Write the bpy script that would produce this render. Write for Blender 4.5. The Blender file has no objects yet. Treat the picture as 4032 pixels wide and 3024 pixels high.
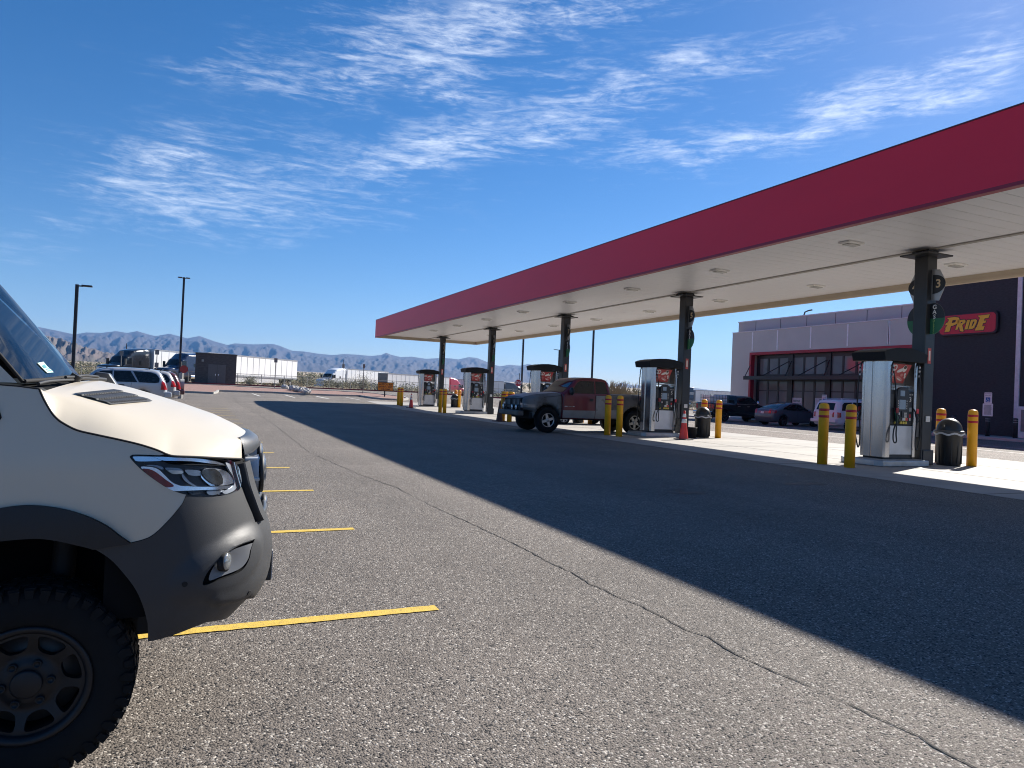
import bpy, bmesh, math, random
import numpy as np
from mathutils import Vector, Matrix, noise as mnoise
from mathutils.geometry import delaunay_2d_cdt
R = math.radians
rng = random.Random(7)
scene = bpy.context.scene
COL = scene.collection

# ------------------------------------------------------------------ camera maths (photo pixels are 4032 x 3024)
F, CX, CY, H = 2795.0, 2016.0, 1512.0, 1.4
YAW, PITCH, ROLL = R(23.9), R(0.75), R(2.45)
FW = Vector((math.sin(YAW)*math.cos(PITCH), math.cos(YAW)*math.cos(PITCH), math.sin(PITCH)))
_rt = Vector((math.cos(YAW), -math.sin(YAW), 0)); _up = _rt.cross(FW)
RT = _rt*math.cos(ROLL) + _up*math.sin(ROLL); UP = _up*math.cos(ROLL) - _rt*math.sin(ROLL)
EYE = Vector((0, 0, H))
def ray(x, y): return (FW*F + RT*(x-CX) - UP*(y-CY))/F
def atX(x, y, X): d = ray(x, y); return EYE + d*(X/d.x)
def atY(x, y, Y): d = ray(x, y); return EYE + d*(Y/d.y)
def atD(x, y, D): return EYE + ray(x, y)*D          # D = depth along the view axis
def proj(P):
    v = Vector(P)-EYE; z = v.dot(FW); return (CX+F*v.dot(RT)/z, CY-F*v.dot(UP)/z)

# terrain height, piecewise linear in world y
KN = [(-400, 0), (46, 0), (50, .06), (60, .37), (70, .66), (80, .90), (88, .98), (120, 1.05), (160, 1.3), (260, 3.2), (700, 11.5), (2500, 45), (12000, 150)]
def TZ(y, x=0.0):
    if y <= KN[0][0]: return KN[0][1]
    g = KN[-1][1]
    for (a, za), (b, zb) in zip(KN, KN[1:]):
        if y <= b: g = za + (zb-za)*(y-a)/(b-a); break
    fx = min(1, max(0, (x-25)/35)); fy = min(1, max(0, (y-160)/100))      # the land behind the shop stays level
    return g*(1-fx*(1-fy))
def hit(x, y):
    d = ray(x, y); t = 1.0
    for _ in range(4000):
        p = EYE + d*t
        if p.z < TZ(p.y, p.x): break
        t *= 1.004
    lo, hi = t/1.004, t
    for _ in range(25):
        m = (lo+hi)/2; p = EYE + d*m
        if p.z < TZ(p.y, p.x): hi = m
        else: lo = m
    return EYE + d*hi
def zoom(x0, y0, s): return lambda x, y: (x0+x*s, y0+y*s)

# ------------------------------------------------------------------ materials
_mats = {}
def M(name, col, rough=.5, metal=0., var=.10, scale=6., bump=0., bscale=60., coat=0., spec=.5, emit=None, dirt=None, stretch=None):
    if name in _mats: return _mats[name]
    m = bpy.data.materials.new(name); m.use_nodes = True
    nt = m.node_tree; b = nt.nodes['Principled BSDF']; L = nt.links.new
    b.inputs['Roughness'].default_value = rough; b.inputs['Metallic'].default_value = metal
    b.inputs['Specular IOR Level'].default_value = spec
    if coat: b.inputs['Coat Weight'].default_value = coat; b.inputs['Coat Roughness'].default_value = .06
    tc = nt.nodes.new('ShaderNodeTexCoord'); src = tc.outputs['Object']
    if stretch:
        mp = nt.nodes.new('ShaderNodeMapping'); mp.inputs['Scale'].default_value = stretch; L(src, mp.inputs[0]); src = mp.outputs[0]
    nz = nt.nodes.new('ShaderNodeTexNoise'); nz.inputs['Scale'].default_value = scale; nz.inputs['Detail'].default_value = 5
    L(src, nz.inputs['Vector'])
    rp = nt.nodes.new('ShaderNodeValToRGB')
    c = Vector(col[:3]); lo = c*(1-var); hi = c*(1+var)
    rp.color_ramp.elements[0].position = .3; rp.color_ramp.elements[1].position = .7
    rp.color_ramp.elements[0].color = (*lo, 1); rp.color_ramp.elements[1].color = (*[min(1, v) for v in hi], 1)
    L(nz.outputs[0], rp.inputs[0]); out = rp.outputs[0]
    if dirt:
        n2 = nt.nodes.new('ShaderNodeTexNoise'); n2.inputs['Scale'].default_value = dirt[1]; n2.inputs['Detail'].default_value = 8; n2.inputs['Roughness'].default_value = .65
        L(src, n2.inputs['Vector'])
        r2 = nt.nodes.new('ShaderNodeValToRGB'); r2.color_ramp.elements[0].position = dirt[2]; r2.color_ramp.elements[1].position = min(1, dirt[2]+.18)
        L(n2.outputs[0], r2.inputs[0])
        mx = nt.nodes.new('ShaderNodeMix'); mx.data_type = 'RGBA'; mx.inputs[7].default_value = (*dirt[0], 1)
        L(r2.outputs[0], mx.inputs[0]); L(out, mx.inputs[6]); out = mx.outputs[2]
    L(out, b.inputs['Base Color'])
    if emit: L(out, b.inputs['Emission Color']); b.inputs['Emission Strength'].default_value = emit
    if bump:
        n3 = nt.nodes.new('ShaderNodeTexNoise'); n3.inputs['Scale'].default_value = bscale; n3.inputs['Detail'].default_value = 4; L(src, n3.inputs['Vector'])
        bp = nt.nodes.new('ShaderNodeBump'); bp.inputs['Strength'].default_value = bump; bp.inputs['Distance'].default_value = .01
        L(n3.outputs[0], bp.inputs['Height']); L(bp.outputs[0], b.inputs['Normal'])
    _mats[name] = m; return m
def glassy(name, tint, clear, rough=.02, ior=1.5):
    """thin glass: part see-through, part mirror by angle"""
    m = bpy.data.materials.new(name); m.use_nodes = True; nt = m.node_tree; nt.nodes.clear(); L = nt.links.new
    o = nt.nodes.new('ShaderNodeOutputMaterial'); mix = nt.nodes.new('ShaderNodeMixShader'); fr = nt.nodes.new('ShaderNodeFresnel'); fr.inputs[0].default_value = ior
    g = nt.nodes.new('ShaderNodeBsdfGlossy'); g.inputs['Roughness'].default_value = rough
    t = nt.nodes.new('ShaderNodeBsdfTransparent'); t.inputs[0].default_value = (*[v*clear for v in tint], 1)
    L(fr.outputs[0], mix.inputs[0]); L(t.outputs[0], mix.inputs[1]); L(g.outputs[0], mix.inputs[2]); L(mix.outputs[0], o.inputs[0])
    _mats[name] = m; return m

# ------------------------------------------------------------------ mesh building
class MB:
    def __init__(s): s.v = []; s.f = []; s.mi = []; s.sm = []; s.mats = []; s.cur = 0; s.smooth = False
    def mat(s, m, smooth=None):
        if m not in s.mats: s.mats.append(m)
        s.cur = s.mats.index(m)
        if smooth is not None: s.smooth = smooth
        return s
    def add(s, vs, fs, smooth=None):
        n = len(s.v); s.v += [tuple(v) for v in vs]
        for f in fs: s.f.append([n+i for i in f]); s.mi.append(s.cur); s.sm.append(s.smooth if smooth is None else smooth)
        return s
    def box(s, x0, x1, y0, y1, z0, z1, T=None):
        vs = [Vector((x, y, z)) for z in (z0, z1) for y in (y0, y1) for x in (x0, x1)]
        if T: vs = [T @ v for v in vs]
        return s.add(vs, [(0, 2, 3, 1), (4, 5, 7, 6), (0, 1, 5, 4), (2, 6, 7, 3), (0, 4, 6, 2), (1, 3, 7, 5)], False)
    def prism(s, poly, fn, a, b):
        """poly 2-D closed outline; fn(p, h) -> xyz; extruded from h=a to h=b"""
        n = len(poly); vs = [fn(p, a) for p in poly]+[fn(p, b) for p in poly]
        return s.add(vs, [list(range(n))[::-1], list(range(n, 2*n))]+[(i, (i+1) % n, n+(i+1) % n, n+i) for i in range(n)], False)
    def cyl(s, p0, p1, r0, r1=None, n=16, caps=True, smooth=True):
        p0, p1 = Vector(p0), Vector(p1); r1 = r0 if r1 is None else r1
        d = (p1-p0).normalized(); a = d.orthogonal().normalized(); b = d.cross(a)
        vs = []
        for p, r in ((p0, r0), (p1, r1)):
            for i in range(n): t = 2*math.pi*i/n; vs.append(p+(a*math.cos(t)+b*math.sin(t))*r)
        s.add(vs, [(i, (i+1) % n, n+(i+1) % n, n+i) for i in range(n)], smooth)
        if caps: s.add(vs[:n], [list(range(n))[::-1]], False); s.add(vs[n:], [list(range(n))], False)
        return s
    def tube(s, pts, r, n=8, smooth=True):
        pts = [Vector(p) for p in pts]; rs = r if isinstance(r, (list, tuple)) else [r]*len(pts)
        vs = []; a = None
        for i, p in enumerate(pts):
            d = (pts[min(i+1, len(pts)-1)]-pts[max(i-1, 0)]).normalized()
            if a is None: a = d.orthogonal().normalized()
            a = (a-d*a.dot(d)); a = a.normalized() if a.length > 1e-6 else d.orthogonal().normalized(); b = d.cross(a)
            for k in range(n): t = 2*math.pi*k/n; vs.append(p+(a*math.cos(t)+b*math.sin(t))*rs[i])
        fs = [(i*n+k, i*n+(k+1) % n, (i+1)*n+(k+1) % n, (i+1)*n+k) for i in range(len(pts)-1) for k in range(n)]
        s.add(vs, fs, smooth); m = len(pts)
        return s.add(vs[:n], [list(range(n))[::-1]], False).add(vs[(m-1)*n:], [list(range(n))], False)
    def lathe(s, prof, T=None, n=32, smooth=True, a0=0, a1=2*math.pi):
        """prof [(r, z)] turned about local z, placed by matrix T"""
        T = T or Matrix(); full = abs(a1-a0-2*math.pi) < 1e-6; k = n if full else n+1; vs = []
        for r, z in prof:
            for i in range(k): t = a0+(a1-a0)*i/n; vs.append(T @ Vector((r*math.cos(t), r*math.sin(t), z)))
        fs = []
        for j in range(len(prof)-1):
            for i in range(n): i2 = (i+1) % k; fs.append((j*k+i, j*k+i2, (j+1)*k+i2, (j+1)*k+i))
        return s.add(vs, fs, smooth)
    def grid(s, rows, smooth=True, closed=False):
        n = len(rows[0]); vs = [p for r in rows for p in r]
        fs = [(j*n+i, j*n+(i+1) % n, (j+1)*n+(i+1) % n, (j+1)*n+i) for j in range(len(rows)-1) for i in range(n if closed else n-1)]
        return s.add(vs, fs, smooth)
    def ball(s, c, rx, ry, rz, n=12, m=8, a0=-math.pi/2, a1=math.pi/2):
        rows = []
        for j in range(m+1):
            t = a0+(a1-a0)*j/m
            rows.append([Vector(c)+Vector((rx*math.cos(t)*math.cos(2*math.pi*i/n), ry*math.cos(t)*math.sin(2*math.pi*i/n), rz*math.sin(t))) for i in range(n)])
        return s.grid(rows, True, True)
    def build(s, name, mat=None, parent=None, bevel=0, seg=2, weld=False, loc=None):
        me = bpy.data.meshes.new(name); me.from_pydata(s.v, [], s.f)
        mats = s.mats or [mat]
        for m in mats: me.materials.append(m)
        if s.mats: me.polygons.foreach_set('material_index', s.mi)
        me.polygons.foreach_set('use_smooth', s.sm)
        bm = bmesh.new(); bm.from_mesh(me)
        if weld: bmesh.ops.remove_doubles(bm, verts=bm.verts, dist=1e-4)
        bmesh.ops.recalc_face_normals(bm, faces=bm.faces); bm.to_mesh(me); bm.free(); me.update()
        o = bpy.data.objects.new(name, me); COL.objects.link(o)
        if parent: o.parent = parent
        if loc: o.location = loc
        if bevel:
            b = o.modifiers.new('bevel', 'BEVEL'); b.width = bevel; b.segments = seg; b.limit_method = 'ANGLE'; b.angle_limit = R(40); b.harden_normals = False
        return o
def empty(name, loc, rz=0):
    o = bpy.data.objects.new(name, None); COL.objects.link(o); o.location = loc; o.rotation_euler = (0, 0, rz); o.empty_display_size = .2; return o
def tag(o, label=None, cat=None, group=None, kind=None):
    if label: o['label'] = label
    if cat: o['category'] = cat
    if group: o['group'] = group
    if kind: o['kind'] = kind
    return o
def copy_tree(o, parent=None):
    c = o.copy(); COL.objects.link(c)
    if parent: c.parent = parent
    for ch in list(o.children): copy_tree(ch, c)
    return c
def smooth_pts(pts, n=6, closed=False):
    """Catmull-Rom through pts"""
    P = [Vector(p) for p in pts]; out = []; m = len(P)
    for i in range(m if closed else m-1):
        if closed: a, b, c, d = P[i-1], P[i], P[(i+1) % m], P[(i+2) % m]
        else: a, b, c, d = P[max(i-1, 0)], P[i], P[i+1], P[min(i+2, m-1)]
        for k in range(n):
            t = k/n; out.append(.5*((2*b)+(c-a)*t+(2*a-5*b+4*c-d)*t*t+(3*b-a-3*c+d)*t**3))
    if not closed: out.append(P[-1])
    return out
def in_poly(p, poly):
    x, y = p; c = False; n = len(poly)
    for i in range(n):
        x1, y1 = poly[i]; x2, y2 = poly[i-1]
        if (y1 > y) != (y2 > y) and x < (x2-x1)*(y-y1)/(y2-y1)+x1: c = not c
    return c
def resample(poly, step, closed=True):
    out = []; n = len(poly)
    for i in range(n if closed else n-1):
        a, b = Vector(poly[i]), Vector(poly[(i+1) % n]); k = max(1, int(math.ceil((b-a).length/step)))
        out += [tuple(a.lerp(b, j/k)) for j in range(k)]
    if not closed: out.append(tuple(poly[-1]))
    return out
def fill(poly, step, holes=()):
    """triangulate a 2-D outline with inner grid points -> (points, triangles, boundary count)"""
    b = resample(poly, step); pts = list(b); edges = [(i, (i+1) % len(b)) for i in range(len(b))]
    for h in holes:
        hb = resample(h, step); n = len(pts); pts += hb; edges += [(n+i, n+(i+1) % len(hb)) for i in range(len(hb))]
    bd = np.array(pts); xs = [p[0] for p in b]; ys = [p[1] for p in b]
    y = min(ys)+step*.5; r = 0
    while y < max(ys):
        x = min(xs)+step*(.5 if r % 2 else .25)
        while x < max(xs):
            if in_poly((x, y), b) and not any(in_poly((x, y), h) for h in holes) and np.min(np.sum((bd-(x, y))**2, 1)) > (.45*step)**2: pts.append((x, y))
            x += step
        y += step; r += 1
    res = delaunay_2d_cdt([Vector(p) for p in pts], edges, [], 0, 1e-7)
    V = [tuple(v) for v in res[0]]; T = []
    for f in res[2]:
        c = (sum(V[i][0] for i in f)/len(f), sum(V[i][1] for i in f)/len(f))
        if in_poly(c, b) and not any(in_poly(c, h) for h in holes): T.append(tuple(f))
    return V, T
def text_mesh(body, size, mat, T, name='lettering', parent=None, depth=.004, shear=0, align='CENTER', bold=0):
    c = bpy.data.curves.new(name, 'FONT'); c.body = body; c.size = size; c.extrude = depth; c.align_x = align; c.align_y = 'CENTER'; c.shear = shear; c.offset = bold
    c.resolution_u = 3
    o = bpy.data.objects.new(name, c); COL.objects.link(o)
    dg = bpy.context.evaluated_depsgraph_get(); me = bpy.data.meshes.new_from_object(o.evaluated_get(dg))
    bpy.data.objects.remove(o); bpy.data.curves.remove(c)
    me.transform(T); me.materials.clear(); me.materials.append(mat); me.name = name
    o = bpy.data.objects.new(name, me); COL.objects.link(o)
    if parent: o.parent = parent
    return o
def face_T(origin, right, up):
    """matrix that maps text x,y to right, up at origin"""
    r = Vector(right).normalized(); u = Vector(up).normalized(); n = r.cross(u)
    m = Matrix((r, u, n)).transposed().to_4x4(); m.translation = Vector(origin); return m
EXPOSURE = 1.12; SUN_E = 4.7; SKY_E = .053; SKY_SAT = 1.36; SKY_TINT = (.95, .92, 1.02, 1); CLOUD = (10.5, 11.2, 12.2, 1); HAZE = 0.8e-4
# ------------------------------------------------------------------ camera, sun, sky, air
cam = bpy.data.cameras.new('camera'); co = bpy.data.objects.new('camera', cam); COL.objects.link(co); scene.camera = co
cam.sensor_width = 36; cam.lens = 36*F/4032; cam.clip_start = .05; cam.clip_end = 40000
m = Matrix((RT, UP, -FW)).transposed().to_4x4(); m.translation = EYE; co.matrix_world = m
scene.view_settings.view_transform = 'Standard'; scene.view_settings.look = 'None'; scene.view_settings.exposure = EXPOSURE; scene.view_settings.gamma = 1
scene.render.engine = 'CYCLES'
cy = scene.cycles; cy.use_denoising = True; cy.pixel_filter_type = 'BLACKMAN_HARRIS'; cy.filter_width = 1.05; cy.max_bounces = 8; cy.transparent_max_bounces = 16; cy.volume_bounces = 0; cy.caustics_reflective = False; cy.caustics_refractive = False; cy.sample_clamp_indirect = 6
SUN = Vector((9.25, 4.16, 6.74)).normalized()
sd = bpy.data.lights.new('sun', 'SUN'); so = bpy.data.objects.new('sun', sd); COL.objects.link(so)
sd.energy = SUN_E; sd.angle = R(.53); sd.color = (1, .95, .87); so.rotation_euler = SUN.to_track_quat('Z', 'Y').to_euler(); so.location = (30, 20, 40)
W = bpy.data.worlds.new('World'); scene.world = W; W.use_nodes = True
nt = W.node_tree; nt.nodes.clear(); L = nt.links.new
def nd(t, **k):
    n = nt.nodes.new(t)
    for a, b in k.items(): setattr(n, a, b)
    return n
def mt(op, a, b=None, c=None, clamp=False):
    n = nd('ShaderNodeMath', operation=op); n.use_clamp = clamp
    for i, v in enumerate((a, b, c)):
        if v is None: continue
        if isinstance(v, (int, float)): n.inputs[i].default_value = v
        else: L(v, n.inputs[i])
    return n.outputs[0]
sky = nd('ShaderNodeTexSky', sky_type='NISHITA'); sky.sun_disc = False
sky.sun_elevation = math.asin(SUN.z); sky.sun_rotation = math.atan2(SUN.x, SUN.y); sky.altitude = 800; sky.air_density = 1.0; sky.dust_density = .25; sky.ozone_density = 2.2
tc = nd('ShaderNodeTexCoord'); sep = nd('ShaderNodeSeparateXYZ'); L(tc.outputs['Generated'], sep.inputs[0])
az = mt('MULTIPLY', mt('ARCTAN2', sep.outputs[0], sep.outputs[1]), 57.29578)      # degrees clockwise from +y
el = mt('MULTIPLY', mt('ARCSINE', sep.outputs[2]), 57.29578)
def azel(px, py):
    d = ray(px*1.8228, py*1.8228).normalized(); return math.degrees(math.atan2(d.x, d.y)), math.degrees(math.asin(d.z))
# cirrus: (x, y, half length, half thickness, slope, weight), all as bearings in the real sky
CIRRUS = [(980, 70, 300, 75, -.16, .95), (1250, 22, 330, 42, -.12, .8), (900, 150, 170, 50, .45, .6), (640, 165, 280, 26, .08, .75), (430, 118, 90, 30, -.1, .35), (330, 385, 170, 85, .12, .78), (520, 350, 330, 110, -.10, .50), (600, 430, 420, 60, .02, .55), (450, 500, 330, 50, -.02, .38), (880, 345, 90, 22, -.1, .5),
          (1130, 285, 360, 55, -.24, .78), (960, 330, 220, 40, -.06, .55), (1350, 200, 220, 50, -.2, .42), (1800, 250, 400, 52, -.28, 1.05), (1500, 330, 260, 42, -.10, .75), (2000, 190, 240, 60, -.22, .7), (1480, 145, 290, 34, -.10, .62), (1750, 92, 240, 30, -.06, .42),
          (2150, 125, 190, 44, -.2, .85), (2150, 45, 130, 50, -.3, .5), (40, 548, 130, 36, .05, .5), (130, 500, 120, 14, .02, .35), (1050, 200, 420, 100, -.05, .32)]
nv = nd('ShaderNodeCombineXYZ'); L(az, nv.inputs[0]); L(el, nv.inputs[1])
warp = nd('ShaderNodeTexNoise'); warp.inputs['Scale'].default_value = .14; warp.inputs['Detail'].default_value = 7; L(nv.outputs[0], warp.inputs['Vector'])
wo = nd('ShaderNodeVectorMath', operation='MULTIPLY_ADD'); L(warp.outputs['Color'], wo.inputs[0]); wo.inputs[1].default_value = (7, 5, 0); L(nv.outputs[0], wo.inputs[2])
sw = nd('ShaderNodeSeparateXYZ'); L(wo.outputs[0], sw.inputs[0])
def blob(px, py, hl, ht, sl, w):
    a0, e0 = azel(px, py); a1, e1 = azel(px+hl, py+sl*hl)
    ang = math.atan2(e1-e0, a1-a0); c, s = math.cos(ang), math.sin(ang); ln = math.hypot(a1-a0, e1-e0); th = ht/hl*ln
    dx = mt('SUBTRACT', sw.outputs[0], a0+3.5); dy = mt('SUBTRACT', sw.outputs[1], e0+2.5)
    u = mt('MULTIPLY', mt('MULTIPLY_ADD', dx, c, mt('MULTIPLY', dy, s)), 1/ln); v = mt('MULTIPLY', mt('MULTIPLY_ADD', dx, -s, mt('MULTIPLY', dy, c)), 1/th)
    q = mt('ADD', mt('MULTIPLY', u, u), mt('MULTIPLY', v, v))
    return mt('MULTIPLY', mt('POWER', 2.71828, mt('MULTIPLY', q, -1.0)), w)
tot = None
for cdef in CIRRUS:
    b = blob(*cdef); tot = b if tot is None else mt('ADD', tot, b)
def fibres(rot, sc, det, dist):
    mp = nd('ShaderNodeMapping'); mp.inputs['Rotation'].default_value = (0, 0, R(rot)); mp.inputs['Scale'].default_value = sc; L(nv.outputs[0], mp.inputs[0])
    n = nd('ShaderNodeTexNoise'); n.inputs['Scale'].default_value = 1; n.inputs['Detail'].default_value = det; n.inputs['Roughness'].default_value = .64; n.inputs['Distortion'].default_value = dist
    L(mp.outputs[0], n.inputs['Vector']); return n.outputs[0]
f1 = fibres(-18, (.075, .42, 1), 15, 2.4); f2 = fibres(-40, (.16, .9, 1), 14, 2.2); f3 = fibres(-14, (.20, 1.3, 1), 14, 1.8); f4 = fibres(-66, (.30, 1.1, 1), 12, 2.6)
fib = mt('ADD', mt('ADD', mt('MULTIPLY', f1, .38), mt('MULTIPLY', f2, .22)), mt('ADD', mt('MULTIPLY', f3, .24), mt('MULTIPLY', f4, .16)))
fib = mt('MULTIPLY_ADD', mt('SUBTRACT', fib, .5), 3.8, .5)
msk = mt('MULTIPLY', tot, .8, clamp=True)
mr = nd('ShaderNodeMapRange', interpolation_type='SMOOTHSTEP'); L(mt('MULTIPLY_ADD', msk, .42, fib), mr.inputs[0]); mr.inputs[1].default_value = .54; mr.inputs[2].default_value = 1.62
dens = mt('MULTIPLY', mt('MULTIPLY', mr.outputs[0], mt('POWER', msk, .9)), .74, clamp=True)
# cloud light: warm white, brighter than the blue behind it
bg = nd('ShaderNodeBackground'); bg.inputs[1].default_value = SKY_E; wo2 = nd('ShaderNodeOutputWorld')
mx = nd('ShaderNodeMix', data_type='RGBA'); L(dens, mx.inputs[0])
hs = nd('ShaderNodeHueSaturation'); hs.inputs['Saturation'].default_value = SKY_SAT; hs.inputs['Value'].default_value = 1; L(sky.outputs[0], hs.inputs['Color'])
tint = nd('ShaderNodeMix', data_type='RGBA', blend_type='MULTIPLY'); tint.inputs[0].default_value = 1; L(hs.outputs[0], tint.inputs[6]); tint.inputs[7].default_value = SKY_TINT
L(tint.outputs[2], mx.inputs[6]); mx.inputs[7].default_value = CLOUD
L(mx.outputs[2], bg.inputs[0]); L(bg.outputs[0], wo2.inputs[0])
W.cycles.sampling_method = 'MANUAL'; W.cycles.sample_map_resolution = 1024
# the desert air
if HAZE:
    hz = bpy.data.materials.new('haze'); hz.use_nodes = True; hn = hz.node_tree; hn.nodes.clear()
    ho = hn.nodes.new('ShaderNodeOutputMaterial'); hv = hn.nodes.new('ShaderNodeVolumePrincipled'); hv.inputs['Color'].default_value = (.20, .48, 1, 1); hv.inputs['Density'].default_value = HAZE; hv.inputs['Anisotropy'].default_value = .1
    hn.links.new(hv.outputs[0], ho.inputs['Volume'])
    tag(MB().box(-7500, 8000, -7500, 8000, -3, 560).build('haze', hz), kind='stuff')
# ------------------------------------------------------------------ ground sheets
def sheet(name, x0, x1, y0, y1, off, mat, nx=2, extra=()):
    ys = sorted({y0, y1, *[k[0] for k in KN if y0 < k[0] < y1], *extra}); b = MB(); rows = []
    xs = sorted({x0, x1, *[k for k in (25, 60) if x0 < k < x1]})
    for y in ys: rows.append([(x, y, TZ(y, x)+off) for x in xs])
    b.grid(rows, False); return b.build(name, mat)
def asphalt_mat(name, dark, light, chip, big=.14):
    m = bpy.data.materials.new(name); m.use_nodes = True; nt = m.node_tree; b = nt.nodes['Principled BSDF']; L = nt.links.new
    tc = nt.nodes.new('ShaderNodeTexCoord')
    def noise(sc, det=3, rough=.6):
        n = nt.nodes.new('ShaderNodeTexNoise'); n.inputs['Scale'].default_value = sc; n.inputs['Detail'].default_value = det; n.inputs['Roughness'].default_value = rough; L(tc.outputs['Object'], n.inputs['Vector']); return n.outputs[0]
    def mp(v, a, b_, c=0, d=1):
        n = nt.nodes.new('ShaderNodeMapRange'); n.inputs[1].default_value = a; n.inputs[2].default_value = b_; n.inputs[3].default_value = c; n.inputs[4].default_value = d; L(v, n.inputs[0]); return n.outputs[0]
    def mix(f, a, c):
        n = nt.nodes.new('ShaderNodeMix'); n.data_type = 'RGBA'
        for s, v in ((0, f), (6, a), (7, c)):
            if isinstance(v, (tuple, float)): n.inputs[s].default_value = v if not isinstance(v, tuple) else (*v, 1)
            else: L(v, n.inputs[s])
        return n.outputs[2]
    vor = nt.nodes.new('ShaderNodeTexVoronoi'); vor.inputs['Scale'].default_value = 100; vor.inputs['Randomness'].default_value = 1; L(tc.outputs['Object'], vor.inputs['Vector'])
    sp = nt.nodes.new('ShaderNodeSeparateColor'); L(vor.outputs['Color'], sp.inputs[0])
    c = mix(mp(noise(80, 6, .7), .36, .64), dark, light)                          # binder and fines
    c = mix(mp(sp.outputs[0], .30, .95), c, light)                                # each stone its own shade
    c = mix(mp(sp.outputs[1], .88, .93), c, chip)                                 # a few pale stones
    c = mix(mp(sp.outputs[2], .90, .95), c, (.012, .012, .013))                    # and near-black cells, painted as the shade in holes between stones
    big_n = mp(noise(.35, 5, .6), .35, .7)
    n = nt.nodes.new('ShaderNodeMix'); n.data_type = 'RGBA'; n.blend_type = 'MULTIPLY'; n.inputs[0].default_value = 1; L(c, n.inputs[6])
    g = nt.nodes.new('ShaderNodeCombineColor'); v = mp(big_n, 0, 1, 1-big, 1+big)
    mpn = nt.nodes.new('ShaderNodeMapping'); mpn.inputs['Scale'].default_value = (1.3, .05, 1); L(tc.outputs['Object'], mpn.inputs[0]); ln = nt.nodes.new('ShaderNodeTexNoise'); ln.inputs['Scale'].default_value = .8; ln.inputs['Detail'].default_value = 4; L(mpn.outputs[0], ln.inputs['Vector'])
    wv = nt.nodes.new('ShaderNodeMath'); wv.operation = 'MULTIPLY'; L(v, wv.inputs[0]); L(mp(ln.outputs[0], .35, .68, .91, 1.07), wv.inputs[1]); v = wv.outputs[0]
    st = mp(noise(1.7, 6, .75), .60, .76, 1, .74)
    mm = nt.nodes.new('ShaderNodeMath'); mm.operation = 'MULTIPLY'; L(v, mm.inputs[0]); L(st, mm.inputs[1])
    for i in range(3): L(mm.outputs[0], g.inputs[i])
    L(g.outputs[0], n.inputs[7]); L(n.outputs[2], b.inputs['Base Color'])
    b.inputs['Roughness'].default_value = .82; b.inputs['Specular IOR Level'].default_value = .35
    bp = nt.nodes.new('ShaderNodeBump'); bp.inputs['Strength'].default_value = .9; bp.inputs['Distance'].default_value = .009
    hm = nt.nodes.new('ShaderNodeMath'); hm.operation = 'MULTIPLY_ADD'; L(vor.outputs['Distance'], hm.inputs[0]); hm.inputs[1].default_value = -.9; L(noise(140, 3), hm.inputs[2])
    L(hm.outputs[0], bp.inputs['Height']); L(bp.outputs[0], b.inputs['Normal']); return m
asph = asphalt_mat('asphalt_aged', (.050, .043, .037), (.220, .188, .160), (.46, .42, .37))
asph2 = asphalt_mat('asphalt_road', (.06, .057, .054), (.17, .162, .152), (.34, .33, .32))
desert = M('desert_soil', (.36, .28, .20), .95, var=.22, scale=.06, bump=.3, bscale=3, dirt=((.17, .16, .09), .02, .48))
tag(sheet('ground', -9000, 9000, -400, 12000, -.03, desert), kind='structure')
tag(sheet('asphalt', -45, 120, -40, 86, 0, asph, 2), kind='structure')
# fresher strip by the shop front and the concrete apron under the canopy
def conc_mat():
    m = M('concrete_apron', (.33, .31, .285), .8, var=.13, scale=.9, bump=.15, bscale=90, dirt=((.22, .20, .175), 1.6, .56), stretch=(.35, 1, 1))
    return m
conc = conc_mat()
tag(sheet('concrete_apron', 12.5, 22.6, -8, 57, .006, conc), kind='structure')
jl = M('joint_filler', (.10, .095, .09), .9)
b = MB()
for y in [-2.0+4.95*k for k in range(12)]: b.box(12.5, 22.6, y-.012, y+.012, TZ(y)+.004, TZ(y)+.0085)
for x in (15.9, 19.2): b.box(x-.012, x+.012, -8, 46, .004, .009)
tag(b.build('apron_joints', jl), kind='structure')
walk = M('sidewalk_concrete', (.40, .385, .36), .85, var=.1, scale=1.2, bump=.2)
b = MB(); b.box(39.0, 46, 8, 52, -.02, .15); tag(b.build('sidewalk', walk, bevel=.02), kind='structure')
# painted lines
yel = M('yellow_paint', (.62, .42, .06), .7, var=.12, scale=20, dirt=((.13, .12, .105), 60, .555), bump=.4, bscale=120)
whi = M('white_paint', (.62, .60, .55), .7, var=.1, scale=20, dirt=((.15, .14, .13), 24, .60))
def stripe(p, q, w, mat, label=None):
    p, q = Vector(p), Vector(q); d = (q-p).normalized(); n = Vector((-d.y, d.x, 0))*w/2; b = MB(); k = max(2, int((q-p).length/.05)) if w < .2 and (q-p).length < 8 and p.y < 9 else max(2, int((q-p).length/1.0)); L_, R_ = [], []
    for i in range(k+1):
        c = p.lerp(q, i/k); j = rng.uniform(-.006, .006) if k > 20 else 0
        a, e = c+n*(1+j*12), c-n*(1+rng.uniform(-.08, .08) if k > 20 else 1)
        L_.append((a.x, a.y, TZ(a.y)+.005)); R_.append((e.x, e.y, TZ(e.y)+.005))
    b.grid([L_, R_], False); o = b.build('parking_line', mat); tag(o, kind='structure'); return o
for k in range(14):
    y = 4.36+2.65*k
    stripe((-3.6, y-.12, 0), (1.47, y, 0), .10, yel)
Rb = zoom(700, 1380, .2712); R4 = zoom(1100, 1250, .4521)
for a, c in (((1080, 627), (1192, 664)), ((1550, 645), (1698, 685)), ((2010, 664), (2192, 701))): stripe(hit(*Rb(*a)), hit(*Rb(*c)), .14, whi)
for a, c in (((322, 689), (430, 709)), ((580, 697), (705, 719))): stripe(hit(*R4(*a)), hit(*R4(*c)), .14, whi)
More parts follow.
